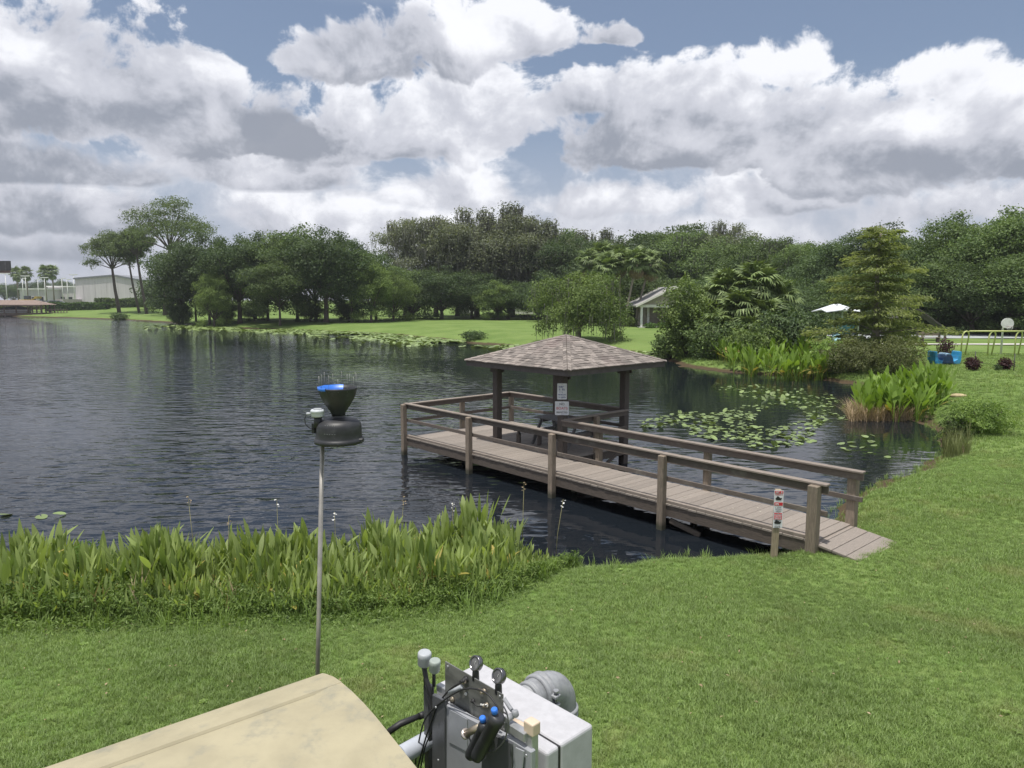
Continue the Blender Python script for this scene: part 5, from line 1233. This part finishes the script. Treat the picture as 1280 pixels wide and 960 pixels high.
leaf_bush('shore_bush', 'little rounded bush at the water edge below the pines', (at(150, 400, 170).x, 170, gz(at(150, 400, 170).x, 170)), 4.0, 1.8, 1200, L_DARK, .35, .5, seed=29)
# pines at the far left
def pine(name, label, foot, crown_px, Y, wpx, hpx, seed, tr=.35, extra=()):
    p = at(foot, 400, Y); b = Vector((p.x, Y, gz(p.x, Y))); c = at(crown_px[0], crown_px[1], Y); t = thing(name, label, 'pine tree', b); k = Y / 890
    r = random.Random(seed); lobes = []
    for i in range(20):
        a = i * 2.4; q = math.sqrt((i + .5) / 20); x = math.cos(a) * q * wpx * .5 * k * .82; y = math.sin(a) * q * wpx * .5 * k * .8; z = (1 - q * q * 1.1) * hpx * .32 * k + r.uniform(-.5, .5) * hpx * .22 * k
        s_ = wpx * k * r.uniform(.11, .17); lobes.append((c.x - b.x + x, y, c.z - b.z + z, s_ * 1.25, s_ * 1.25, s_ * .8))
    V, F = crown_leaves(seed, lobes, 12000, .5, .42, 9, .35, .5, .4); link('crown', np_mesh('crown', V, F, L_PINE), t)
    m = MB(); tp = Vector((c.x - b.x, 0, c.z - b.z - hpx * .12 * k)); md = tp * .5 + Vector((r.uniform(-.6, .6), 0, 0)); m.tube([(0, 0, -.4), md * .6, md, tp], [tr * 1.4, tr * 1.1, tr, tr * .7], 8)
    for l in lobes: e = Vector(l[:3]); m.tube([tp * .92, tp.lerp(e, .5) + Vector((0, 0, -.3)), e], [tr * .4, tr * .25, tr * .08], 5)
    m.build('trunk', BARK, t); return t
pine('pine_tree', 'pine with leaning dark trunk and flat crown before the white warehouse', 150, (139, 322), 196, 66, 74, 61, .4)
pine('pine_tree', 'tallest pine with wide umbrella crown beside the shore grove', 207, (212, 294), 176, 112, 92, 62, .45)
pine('pine_tree', 'slim leaning pine between the flat crowned pine and the tallest one', 184, (170, 308), 186, 48, 52, 63, .32)
pine('pine_tree', 'second slim leaning pine, its trunk beside the first', 175, (160, 318), 192, 36, 44, 64, .28)
#--PART6--
# ------------------------------------------------------------------ porch house on the far lawn
hb = at(801, 407, 97); HY = 97; HZ = gz(hb.x, HY)
WALLH = M('tan_siding', (.34, .30, .25), .8, .08, 3); TRIM = M('cream_trim', (.66, .64, .58), .6, .05, 3); HROOF = M('house_roof', (.30, .29, .28), .85, .15, 6)
house = thing('porch_house', 'small house with white porch columns and gable half hidden by the cove bush', 'house', (hb.x, HY, HZ))
W_, D_, EH = 9.2, 11., 2.75
MB().box(3.2, W_ - .3, 1.8, D_, -.4, EH).build('wall', WALLH, house)
MB().box(-.2, W_ + .2, -.1, 1.795, -.4, .14).build('porch_floor', TRIM, house)
MB().box(1.2, 3.195, 3.4, D_, -.4, EH).build('wall', WALLH, house)
for x, y in ((.1, .15), (1.55, 3.0), (4.5, .15), (W_ - .2, .15)): MB().bbox(x - .14, x + .14, y - .14, y + .14, .14 if y < 1.79 else -.4, EH, .02).build('column', WHITE, house)
MB().box(-.15, W_ + .15, 0, .3, EH + .005, EH + .38).build('porch_beam', TRIM, house)
MB().box(-.15, .12, .305, D_, EH + .005, EH + .34).build('porch_beam', TRIM, house)
RH = 2.6
MB().prism([(-.1, .12, EH + .385), (W_ + .1, .12, EH + .385), (W_ / 2, .12, EH + RH)], (0, .2, 0)).build('gable', WALLH, house)
for sx in (0, 1):
    x0 = -.75 if sx == 0 else W_ + .75; e0 = (x0, -.35, EH + .12); pk = (W_ / 2, -.35, EH + RH + .12)
    ro = MB().prism([e0, pk, (pk[0], pk[1], pk[2] + .16), (e0[0], e0[1], e0[2] + .16)], (0, D_ + .7, 0)).build('roof', HROOF, house)
    MB().prism([(e0[0], -.42, e0[2] - .1), (pk[0], -.42, pk[2] - .1), (pk[0], -.42, pk[2] + .18), (e0[0], -.42, e0[2] + .18)], (0, .06, 0)).build('rake_board', TRIM, ro)
wd = MB().box(3.5, 4.4, 1.74, 1.795, .15, 2.2).build('door', M('house_door', (.14, .12, .11), .6, .1, 4), house); MB().lathe([(.03, 0), (.04, .03), (.02, .05)], 8, (4.25, 1.73, 1.15), (0, -1, 0)).build('handle', BRASS, wd)
wi = MB().box(5.3, 7.0, 1.75, 1.797, 1.0, 2.2).build('window', TRIM, house); MB().box(5.4, 6.9, 1.72, 1.748, 1.08, 2.12).build('pane', M('window_glass', (.03, .035, .04), .08, .1, 2, spec=.9), wi)
for i in range(3): leaf_bush('porch_shrub', 'low clipped shrub along the porch edge of the house', (hb.x + 1.2 + i * 1.7, HY - .8, gz(hb.x + 1.2 + i * 1.7, HY - .8)), 1.9, .75, 700, L_HEDGE, .22, .5, 'porch shrubs', seed=70 + i)
leaf_bush('porch_shrub', 'round pale green shrub at the corner column of the house', (hb.x - 1.0, HY + 2.5, gz(hb.x - 1, HY + 2.5)), 2.0, 1.5, 900, L_LIGHT, .25, .5, seed=75)
# glimpses of white buildings between the trunks of the belt
for i, (px_, w, h, Y) in enumerate(((583, 5, 2.6, 182), (655, 4.5, 2.4, 178))):
    p = at(px_, 398, Y); t = thing('white_cottage', ('small white cottage seen between the trunks of the belt', 'little white cottage seen beside the light round tree')[i], 'house', (p.x, Y, gz(p.x, Y)))
    MB().box(-w / 2, w / 2, 0, 5, -.5, h).build('wall', WHITE, t); MB().prism([(-w / 2 - .4, -.3, h), (w / 2 + .4, -.3, h), (0, -.3, h + 1.4)], (0, 5.6, 0)).build('roof', HROOF, t)
    MB().box(-.6, .6, -.05, -.002, .9, 2.0).build('window', M('window_glass', (.03, .035, .04), .08, .1, 2, spec=.9), t)

# ------------------------------------------------------------------ playground
LIME = M('lime_paint', (.50, .54, .20), .45, .06, 4); TEAL = M('teal_plastic', (.06, .22, .26), .45, .1, 4); SLIDE = M('slide_plastic', (.24, .40, .46), .4, .1, 4); SKYB = M('sky_blue_plastic', (.035, .30, .58), .4, .08, 3, dirt=(.06, .24, .42)); NAVY = M('navy_plastic', (.02, .065, .16), .45, .1, 4)
def gpt(px_, py_):
    """ground point seen at a pixel"""
    z = .8
    for _ in range(6): p = onz(px_, py_, z); z = gz(p.x, p.y)
    return Vector((p.x, p.y, z))
# arch swing frame
sA = gpt(1201, 445); sB = gpt(1246, 447); Ys = sA.y
sw = thing('swing_frame', 'lime green arched swing frame on the play lawn', 'swing set', sA)
ht = at(1210, 414, Ys).z - sA.z
pitchx = (sB.x - sA.x)
for k in range(3):
    x = pitchx * k; w2 = .28 * 2
    pts = [(x, -.0, -.1), (x, 0, ht * .72)] + [(x + w2 * (1 - math.cos(R(a))) / 1, 0 + .0, ht * .72 + (ht * .26) * math.sin(R(a))) for a in (30, 60, 90)]
    pts = [(x, 0, -.1), (x, 0, ht * .75), (x + .05, 0, ht * .88), (x + .15, 0, ht * .97), (x + .28, 0, ht), (x + .42, .05, ht * .97), (x + .52, .12, ht * .88), (x + .56, .2, ht * .72), (x + .58, .5, -.1)]
    MB().tube(pts, .05, 10).build('arch', LIME, sw, rot=(0, 0, 0))
MB().tube([(.45, 0, ht), (pitchx * 2 + .5, 0, ht)], .055, 10).build('top_bar', LIME, sw)
# basketball hoop
bp = gpt(1251, 443); bh = at(1255, 398, bp.y).z - bp.z
hoop = thing('basketball_hoop', 'basketball hoop with rounded white backboard behind the swing frame', 'basketball hoop', bp)
MB().tube([(0, 0, -.2), (0, 0, bh * .72), (.02, -.25, bh * .84)], [.07, .065, .05], 10).build('pole', WHITE, hoop)
prof_b = [(.5 * math.cos(R(a)) * .9, .42 * math.sin(R(a)) if a < 180 else .30 * math.sin(R(a))) for a in range(0, 360, 20)]
MB().prism([Vector((.1 + x * 1.0, -.3, bh * .85 + z)) for x, z in prof_b], (0, .04, 0)).build('backboard', WHITE, hoop)
rg_ = MB().tube([(.1 + .2 * math.cos(R(a)), -.56 + .2 * math.sin(R(a)), bh * .78) for a in range(0, 361, 24)], .015, 6, False).build('rim', M('rim_paint', (.30, .24, .24), .5, .1, 4), hoop)
for k in range(8): a = k * .785; MB().tube([(.1 + .2 * math.cos(a), -.56 + .2 * math.sin(a), bh * .78), (.1 + .1 * math.cos(a + .3), -.56 + .1 * math.sin(a + .3), bh * .78 - .3)], .008, 4).build('net_cord', WHITE, rg_)
# blue rocking seats: two high-backed seats facing each other across a dark hump
bA = gpt(1168, 456); bB = gpt(1206, 456); bw = bB.x - bA.x
rk = thing('rocker_seat', 'bright blue two seat rocker toy on the play lawn', 'play rocker', bA)
sc_ = bw / 2.0
def arc_seat(x0, s_):
    m = MB(); prof_ = [(0, .95), (.05, 1.0), (.16, .98), (.20, .72), (.28, .42), (.5, .30), (.72, .28), (.72, .06), (.1, .04), (.02, .3)]
    pts = [Vector((x0 + s_ * x * sc_, 0, z * sc_)) for x, z in prof_]
    if s_ < 0: pts = pts[::-1]
    m.prism(pts, (0, 1.0 * sc_, 0)); return m
arc_seat(0, 1).bev('seat', SKYB, rk, .06, 3); arc_seat(bw, -1).bev('seat', SKYB, rk, .06, 3)
MB().prism([Vector((bw / 2 + x * sc_, -.06, z * sc_)) for x, z in ((-.44, .08), (.44, .08), (.34, .5), (.22, .74), (-.22, .74), (-.34, .5))], (0, 1.12 * sc_, 0)).bev('hump', NAVY, rk, .05, 3)
MB().prism([Vector((bw / 2 + x * sc_, -.03, z * sc_)) for x, z in ((-.2, .75), (.2, .75), (.12, .86), (-.12, .86))], (0, 1.0 * sc_, 0)).bev('hump_top', M('pale_blue_plastic', (.30, .46, .62), .4, .08, 4), rk, .03, 2)
MB().box(.05, bw - .05, .1, .9 * sc_, -.02, .085).bev('base', NAVY, rk, .02, 1)
# play tower mostly hidden by the cypress
tp_ = gpt(1036, 438); tY = 58.; tb_ = at(1030, 400, tY); tz = gz(tb_.x, tY)
pt = thing('play_tower', 'play tower with white canopy and slide behind the cypress', 'play structure', (tb_.x, tY, tz))
kx = tY / 890
for x, y, h_ in ((0, 0, at(0, 408, tY).z - tz), (1.45, 0, at(0, 385, tY).z - tz), (0, 1.5, 1.7), (1.45, 1.5, at(0, 385, tY).z - tz), (2.8, 0, at(0, 385, tY).z - tz)): MB().tube([(x, y, -.2), (x, y, h_)], .07, 10).build('post', LIME if h_ < 2.6 else M('pale_green_paint', (.40, .46, .34), .5, .06, 4), pt)
MB().box(.05, 2.9, .1, 1.6, 1.0, 1.09).build('deck', NAVY, pt)
ch = at(0, 381, tY).z - tz; cx0 = (1028 - 1030) * kx; cx1 = (1072 - 1030) * kx
cn = [Vector((cx0, -.7, ch - .55)), Vector((cx1, -.7, ch - .55)), Vector((cx1, 2.2, ch - .55)), Vector((cx0, 2.2, ch - .55))]; ap_ = Vector(((cx0 + cx1) / 2, .75, ch + .15))
sg = []
for i in range(4):
    a, b = cn[i], cn[(i + 1) % 4]; mid_ = (a + b) / 2; mid_ += (Vector((ap_.x, ap_.y, mid_.z)) - mid_) * .12 + Vector((0, 0, .18)); sg += [a, mid_]
m = MB(); m.add(sg + [ap_] + [v - Vector((0, 0, .06)) for v in sg] + [ap_ - Vector((0, 0, .1))], [(i, (i + 1) % 8, 8) for i in range(8)] + [((i + 1) % 8 + 9, i + 9, 17) for i in range(8)] + [(i, i + 9, (i + 1) % 8 + 9, (i + 1) % 8) for i in range(8)]); m.build('canopy', M('canopy_fabric', (.60, .62, .66), .7, .06, 2), pt)
MB().box(1.0, 2.2, -.06, -.01, 1.12, 1.95).bev('panel', TEAL, pt, .05, 2); MB().box(1.75, 2.6, .2, .28, 1.5, 2.3).bev('panel', TEAL, pt, .05, 2)
m = MB(); pr_ = [Vector((1.3, -.05, 1.15)), Vector((.95, -.5, .95)), Vector((.55, -1.1, .55)), Vector((.2, -1.6, .28)), Vector((-.1, -2.0, .22))]
for i in range(4):
    a, b = pr_[i], pr_[i + 1]; w = Vector((.3, -.12, 0)); u_ = Vector((0, 0, .2))
    m.add([a - w, a + w, b + w, b - w, a - w + u_, b - w + u_, a + w + u_, b + w + u_], [(0, 1, 2, 3), (0, 3, 5, 4), (1, 6, 7, 2)])
m.build('slide', SLIDE, pt)
# shade shelter half hidden behind the cypress: a sloping roof on posts
sh = at(1178, 400, 66); sz = gz(sh.x, 66); shl = thing('picnic_shelter', 'brown roofed shelter half hidden behind the cypress', 'shelter', (sh.x, 66, sz))
e1 = at(1190, 415, 66) - Vector((sh.x, 66, sz)); e0 = at(1165, 397, 66) - Vector((sh.x, 66, sz)); left = e0 + (e0 - e1) * 2.6; 
MB().prism([e1, Vector((e0.x, 0, e0.z)), e0 + (e0 - e1) * 1.2 * .9, e0 + (e0 - e1) * 1.2 * .9 - Vector((0, 0, .15)), e1 - Vector((0, 0, .15))], (0, 1.3, 0)).build('roof', M('shelter_roof', (.06, .055, .05), .8, .1, 4), shl)
MB().prism([e0 + (e0 - e1) * 1.08, e0 + (e0 - e1) * 1.08 - Vector((0, 0, .15)), e1 - Vector((6.2, 0, .15)), e1 - Vector((6.2, 0, 0))], (0, 1.3, 0)).build('roof', M('shelter_roof', (.06, .055, .05), .8, .1, 4), shl)
for x in (e1.x - .5, e1.x - 2.6, e1.x - 5.6):
    for y in (.2, 1.1): MB().bbox(x - .08, x + .08, y - .08, y + .08, -.2, e1.z + (.25 if x > e1.x - 5 and x < e1.x - 1 else .1), .01).build('post', BARKL, shl)
pbm = thing('park_bench', 'plain wooden bench in the shade of the shelter', 'bench', (at(1166, 400, 63).x, 63, gz(at(1166, 400, 63).x, 63)))
for k in range(3): MB().box(-.9, .9, k * .16, k * .16 + .13, .42, .46).build('seat_slat', WOOD_POST, pbm)
for k in range(2): MB().box(-.9, .9, .5, .54, .58 + k * .17, .70 + k * .17).build('back_slat', WOOD_POST, pbm)
for s in (-.7, .7): MB().box(s - .04, s + .04, 0, .47, 0, .419).build('leg', WOOD_BEAM, pbm)
# purple shrubs and wire fence posts
for i, (px_, py_, w, h) in enumerate(((1215.5, 463, .85, .75), (1256.5, 462.5, .75, .68), (1181, 446, 1.1, 1.25))):
    p = gpt(px_, py_); leaf_bush('purple_shrub', ('round purple leaved shrub on the lawn before the swing frame', 'round purple leaved shrub on the lawn beside the little green shrub', 'taller purple leaved shrub behind the blue rocker')[i], p, w, h, 900, L_PURP, .12, .6, seed=80 + i)
p = gpt(1247, 463); leaf_bush('little_shrub', 'tiny dark green shrub beside the purple shrub', p, .4, .35, 300, L_DARK, .09, .6, seed=84)
fn = thing('wire_fence', 'thin wire fence on dark posts across the play lawn', 'fence', gpt(1218, 461))
fpx = [(1112, 452), (1145, 457), (1218, 460), (1267, 464), (1330, 470)]; fo_ = fn.location.copy(); prev = None
for (x, y) in fpx:
    p = gpt(x, y) - fo_; MB().tube([p - Vector((0, 0, .2)), p + Vector((0, 0, .95))], .022, 6).build('post', M('fence_iron', (.05, .05, .05), .6, .1, 4), fn)
    if prev is not None:
        for zz in (.3, .6, .9): MB().tube([prev + Vector((0, 0, zz)), p + Vector((0, 0, zz))], .005, 4).build('wire', M('fence_iron', (.05, .05, .05), .6, .1, 4), fn)
    prev = p
rk2 = gpt(1197, 496); st_ = thing('flat_stone', 'flat pale tan stone on the bank behind the shrub', 'stone', rk2)
m = MB(); m.lathe([(.02, -.05), (.28, -.02), (.36, .05), (.30, .11), (.12, .14), (.0, .145)], 12, sx=1.1, sy=.7); m.build('boulder', M('tan_stone', (.42, .34, .20), .9, .15, 5, bmp=.5, bdist=.03), st_)
#--PART7--
# ------------------------------------------------------------------ far left shore: boathouse, hedges, warehouse, lamps
bY = 205.; bk = bY / 890
def fp3(px_, py_, Y): return at(px_, py_, Y)
bL = at(-40, 396, bY); bR = at(52, 396, bY); bz = 0.
BH = thing('boathouse', 'brown roofed open boathouse on posts over the far left water', 'boathouse', (bR.x, bY, 0))
wid_ = bR.x - bL.x; ez = at(0, 381, bY).z; rz_ = at(0, 375, bY).z
BROWN = M('boathouse_timber', (.13, .095, .08), .85, .15, 2); BROOF = M('boathouse_roof', (.21, .155, .13), .85, .12, 2)
MB().add([(.5, -.6, ez), (-wid_, -.6, ez), (-wid_, 6.6, ez), (.5, 6.6, ez), (-3.2, 3, rz_), (-wid_, 3, rz_)], [(0, 4, 5, 1), (2, 5, 4, 3), (0, 3, 4), (0, 1, 2, 3)]).build('roof', BROOF, BH)
MB().box(-wid_, .52, -.66, -.605, ez - .35, ez + .02).build('fascia', BROWN, BH)
MB().box(-wid_, .2, -.2, 6.2, .75, .95).build('floor', BROWN, BH)
i = 0; x = 0.
while x > -wid_:
    for y in (0, 6): MB().box(x - .14, x + .14, y - .14, y + .14, -.8, ez).build('post', BROWN, BH)
    x -= 1.25 if i < 3 else 3.4; i += 1
MB().box(-wid_, .1, -.12, -.02, 1.9, 2.05).build('rail', BROWN, BH); MB().box(-wid_, .1, -.1, -.0, 1.35, 1.5).build('rail', BROWN, BH); MB().box(-wid_, .1, -.1, .0, .2, .74).build('skirt', BROWN, BH)
boat = thing('covered_boat', 'boat under a dark cover moored inside the boathouse', 'boat', (bR.x - 9.5, bY + 3, .95))
MB().hexa([(-4.2, -1, 0), (3.6, -.7, 0), (3.6, .7, 0), (-4.2, 1, 0)], [(-4.4, -1.3, .8), (4.6, -.9, 1.0), (4.6, .9, 1.0), (-4.4, 1.3, .8)]).bev('hull', WHITE, boat, .1, 2); MB().prism([(-4.4, -1.3, .81), (4.4, -.9, 1.0), (2.2, -.6, 1.6), (0, -.4, 1.95), (-3.4, -.7, 1.5)], (0, 2.0, 0)).bev('cover', M('boat_cover', (.02, .025, .05), .8, .1, 3), boat, .1, 2)
jx0, jx1 = at(54, 393, bY).x, at(78, 392, bY).x
jt = thing('foot_jetty', 'narrow wooden footbridge from the boathouse to the lawn', 'jetty', (jx0, bY + 2, 0))
for k in range(14): MB().box(k * (jx1 - jx0) / 14, (k + .93) * (jx1 - jx0) / 14, -.7, .7, .95, 1.02).build('plank', BROWN, jt)
for k in range(4):
    for y in (-.7, .7): MB().box((jx1 - jx0) * k / 3.2 - .08, (jx1 - jx0) * k / 3.2 + .08, y - .08, y + .08, -.6, 1.9).build('post', BROWN, jt)
for y in (-.7, .7): MB().box(-.1, jx1 - jx0, y - .05, y + .05, 1.905, 2.0).build('rail', BROWN, jt)
def hedge(name, label, x0, x1, top, Y, dpt, mat=L_HEDGE, seed=1, n=5000):
    a, b = at(x0, 388, Y), at(x1, 388, Y); z = min(gz(a.x, Y), gz(b.x, Y)); h = at(x0, top, Y).z - z; L_ = b.x - a.x; rg = np.random.default_rng(seed)
    t = thing(name, label, 'hedge', (a.x, Y, z)); P = rg.random((n, 3)) * [L_, dpt, h]; sd = rg.integers(0, 3, n)
    P[sd == 0, 1] = rg.normal(0, .15, (sd == 0).sum()); P[sd == 1, 2] = h + rg.normal(0, .12, (sd == 1).sum()); P[:, 2] = np.maximum(P[:, 2], 0)
    P[:, 2] *= 1 + .06 * np.sin(P[:, 0] * .7); N = unit(rg.normal(size=(n, 3)) * .6 + np.where((sd == 0)[:, None], [[0, -.7, .3]], [[0, 0, .8]])); V, F = leaf_quads(P, N, rg.uniform(.4, .8, n), .6, rg)
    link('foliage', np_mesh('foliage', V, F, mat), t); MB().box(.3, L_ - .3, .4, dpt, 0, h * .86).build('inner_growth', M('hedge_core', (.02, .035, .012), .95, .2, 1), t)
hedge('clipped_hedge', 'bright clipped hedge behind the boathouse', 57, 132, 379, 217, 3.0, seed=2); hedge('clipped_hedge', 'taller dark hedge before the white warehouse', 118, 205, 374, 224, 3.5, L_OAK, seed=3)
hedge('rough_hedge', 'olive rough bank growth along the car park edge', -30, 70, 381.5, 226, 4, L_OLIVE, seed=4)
leaf_bush('hedge_bush', 'big dark bush at the warehouse end beside the pine trunks', (at(196, 388, 214).x, 214, gz(at(196, 388, 214).x, 214)), 11, 9.5, 4500, L_DARK, .6, .6, seed=91)
# warehouse
wY = 262.; wa, wb = at(96, 384, wY), at(176, 384, wY); wz = gz((wa.x + wb.x) / 2, wY) - .3; CLAD = M('white_cladding', (.56, .53, .54), .7, .05, .5, stretch=(3, 3, .2))
wh = thing('warehouse', 'long white metal warehouse behind the hedge and pines', 'warehouse', (wa.x, wY, wz)); w_ = wb.x - wa.x; h0, h1 = at(96, 349, wY).z - wz, at(150, 345, wY).z - wz; h2 = at(176, 351, wY).z - wz
MB().prism([(0, 0, 0), (w_, 0, 0), (w_, 0, h2), (w_ * .62, 0, h1), (0, 0, h0)], (0, 30, 0)).build('wall', CLAD, wh)
MB().prism([(-.4, -.4, h0 - .05), (w_ * .62, -.4, h1 - .05), (w_ + .4, -.4, h2 - .05), (w_ + .4, -.4, h2 + .5), (w_ * .62, -.4, h1 + .55), (-.4, -.4, h0 + .5)], (0, 30.8, 0)).build('roof', M('warehouse_roof', (.20, .21, .23), .6, .1, 1), wh)
for k in range(5): MB().box(w_ * (.12 + .18 * k), w_ * (.12 + .18 * k) + .12, -.08, -.01, .2, h0 - .5).build('downpipe', CLAD, wh)
lowb = at(77, 384, 250); MB().box(lowb.x - wa.x, -.5, -11, 2, 0, at(0, 374, 250).z - wz).build('annex', M('annex_wall', (.44, .40, .39), .8, .08, 1), wh)
# white shed roofs and dark trees on the skyline
for i, (x0, x1, tp, Y, nm) in enumerate(((26, 60, 362, 330, 'low white store building beyond the car park'), (62, 96, 359, 340, 'second low white store building left of the warehouse annex'))):
    a, b = at(x0, 384, Y), at(x1, 384, Y); z = gz(a.x, Y) - .5; t = thing('store_building', nm, 'building', (a.x, Y, z)); h = at(x0, tp, Y).z - z
    MB().box(0, b.x - a.x, 0, 16, 0, h).build('wall', CLAD, t); MB().box(-.5, b.x - a.x + .5, -.5, 16.5, h + .005, h + .6).build('roof', WHITE, t)
    for k in range(3): MB().box((b.x - a.x) * (.15 + .28 * k), (b.x - a.x) * (.3 + .28 * k), -.1, -.01, 1.0, 3.2).build('window', M('window_glass', (.03, .035, .04), .08, .1, 2, spec=.9), t)
for i, (px_, tp, w, Y) in enumerate(((52, 350, 24, 400), (80, 349, 26, 410), (28, 352, 22, 390), (8, 354, 26, 380), (-20, 350, 30, 390), (102, 352, 20, 420), (190, 352, 40, 300))):
    tree_at(OAKS[4], px_, Y, tp, w, 'skyline_tree', 'dark round tree on the skyline beyond the car park', 'skyline trees beyond the car park')
for i, (px_, tp, Y) in enumerate(((24, 338, 330), (36, 337, 325), (59, 336, 320), (68.5, 335.5, 322))):
    p = at(px_, 384, Y); z = gz(p.x, Y); palm('skyline_palm', 'tall thin palm with round head beyond the car park', (p.x, Y, z), at(px_, tp + 4, Y).z - z, 2.0, 34, 8, 'skyline palms beyond the car park', parts=False, tr=.3, seed=95 + i)
# street lamps
for i, (px_, tp, bt, Y, tw) in enumerate(((9, 342, 375, 250, 1), (33.5, 345, 372, 275, 1), (29, 348, 366, 290, 0), (48, 349, 364, 300, 0), (56.5, 347, 364, 300, 1), (78, 348, 362, 300, 0), (84.5, 349.5, 364, 300, 0), (93, 343.5, 366, 290, 1))):
    p = at(px_, bt, Y); z = gz(p.x, Y); h = at(px_, tp, Y).z - z; t = thing('street_lamp', 'white car park lamp post with %s' % ('twin flat heads' if tw else 'one flat head'), 'street lamp', (p.x, Y, z), 0, 'twin headed car park lamps' if tw else 'single headed car park lamps')
    MB().tube([(0, 0, -.3), (0, 0, h)], [.16, .1], 8).build('pole', WHITE, t)
    for s in ((-1, 1) if tw else (1,)): MB().beam((0, 0, h), (s * 1.7, 0, h + .05), .35, .35).build('lamp_head', WHITE, t)
# dark roadside billboard at the frame edge
p = at(4, 385, 262); z = gz(p.x, 262); bb = thing('billboard', 'dark framed billboard seen from behind beyond the car park', 'billboard', (p.x, 262, z)); BLK = M('billboard_dark', (.028, .026, .03), .8, .2, 1); k = 262 / 890; z1, z2 = at(0, 338, 262).z - z, at(0, 326, 262).z - z
MB().box(-12, 12 * k, 0, .9, z1, z2).build('panel', BLK, bb)
MB().box(-12, 11 * k, .1, .8, z1 - 1.2, z1 - .005).build('catwalk', M('billboard_rust', (.10, .05, .04), .8, .2, 1), bb)
for q in range(4): MB().box(-4 + q * 2.0, -3.85 + q * 2.0, -.12, -.01, z1, z2).build('frame_rib', M('billboard_grey', (.09, .09, .10), .7, .2, 1), bb)
MB().tube([(-2.5, .45, -.5), (-2.5, .45, z1)], .7, 12).build('column', BLK, bb)
# cars and a yellow loader in the car park
def car(px_, Y, col, nm, lab):
    p = at(px_, 384, Y); t = thing('parked_car', lab, 'car', (p.x, Y, gz(p.x, Y) + .06), R(rnd.uniform(-10, 10)), 'cars in the far car park')
    MB().prism([(-2.2, -.85, .3), (2.2, -.85, .3), (2.2, -.85, .75), (1.5, -.85, .92), (.9, -.85, 1.0), (-1.9, -.85, 1.0), (-2.2, -.85, .85)], (0, 1.7, 0)).bev('body', M('car_paint_' + nm, col, .25, .05, 2, spec=.8), t, .1, 2)
    MB().prism([(-1.7, -.72, 1.0), (.9, -.72, 1.0), (.35, -.72, 1.45), (-1.2, -.72, 1.45)], (0, 1.44, 0)).bev('cabin', M('window_glass', (.03, .035, .04), .08, .1, 2, spec=.9), t, .05, 1)
    for x in (-1.35, 1.35):
        for y in (-.86, .66): MB().lathe([(.2, 0), (.33, .02), (.33, .18), (.2, .2)], 12, (x, y, .33), (0, 1, 0)).build('wheel', RUBBER, t)
for px_, Y, c, nm, lab in ((44, 246, (.03, .03, .035), 'black', 'dark car parked beside the yellow loader'), (50, 247, (.10, .10, .12), 'charcoal', 'charcoal car parked next to the dark one'), (60, 245, (.55, .55, .57), 'white', 'white car parked by the bushes'), (68, 246, (.5, .5, .52), 'silver', 'silver car parked at the end of the far row'), (75, 245, (.16, .18, .22), 'blue', 'blue grey car parked beside the annex')): car(px_, Y, c, nm, lab)
p = at(36, 384, 244); ld = thing('wheel_loader', 'yellow wheel loader standing in the far car park', 'loader', (p.x, 244, gz(p.x, 244) + .06)); YP = M('loader_yellow', (.42, .30, .06), .5, .1, 2)
MB().box(-2.6, 1.2, -1, 1, .9, 1.9).bev('body', YP, ld, .1, 2); MB().box(-1, .6, -.8, .8, 1.905, 3.2).bev('cab', M('window_glass', (.03, .035, .04), .08, .1, 2, spec=.9), ld, .1, 2)
MB().beam((.8, 0, 1.5), (3.0, 0, 2.7), .8, .35).build('arm', YP, ld); MB().prism([(2.8, -1.2, 2.2), (3.8, -1.2, 2.3), (3.9, -1.2, 3.0), (3.0, -1.2, 3.0)], (0, 2.4, 0)).build('bucket', YP, ld)
for x in (-1.8, 1.4):
    for y in (-1.25, .8): MB().lathe([(.4, 0), (.75, .04), (.75, .4), (.4, .44)], 14, (x, y, .75), (0, 1, 0)).build('wheel', RUBBER, ld)

# ------------------------------------------------------------------ thin summer haze
m, nt, out = new_mat('haze_air'); pv = nt.n.new('ShaderNodeVolumePrincipled'); pv.inputs['Color'].default_value = (.90, .94, 1.0, 1); pv.inputs['Density'].default_value = .00022; pv.inputs['Anisotropy'].default_value = .2
nt.l.new(pv.outputs[0], out.inputs['Volume'])
tag(MB().box(-2700, 2700, -120, 3200, -2.5, 34).build('haze', m), 'thin pale haze in the air over the lake', 'haze', kind='stuff')
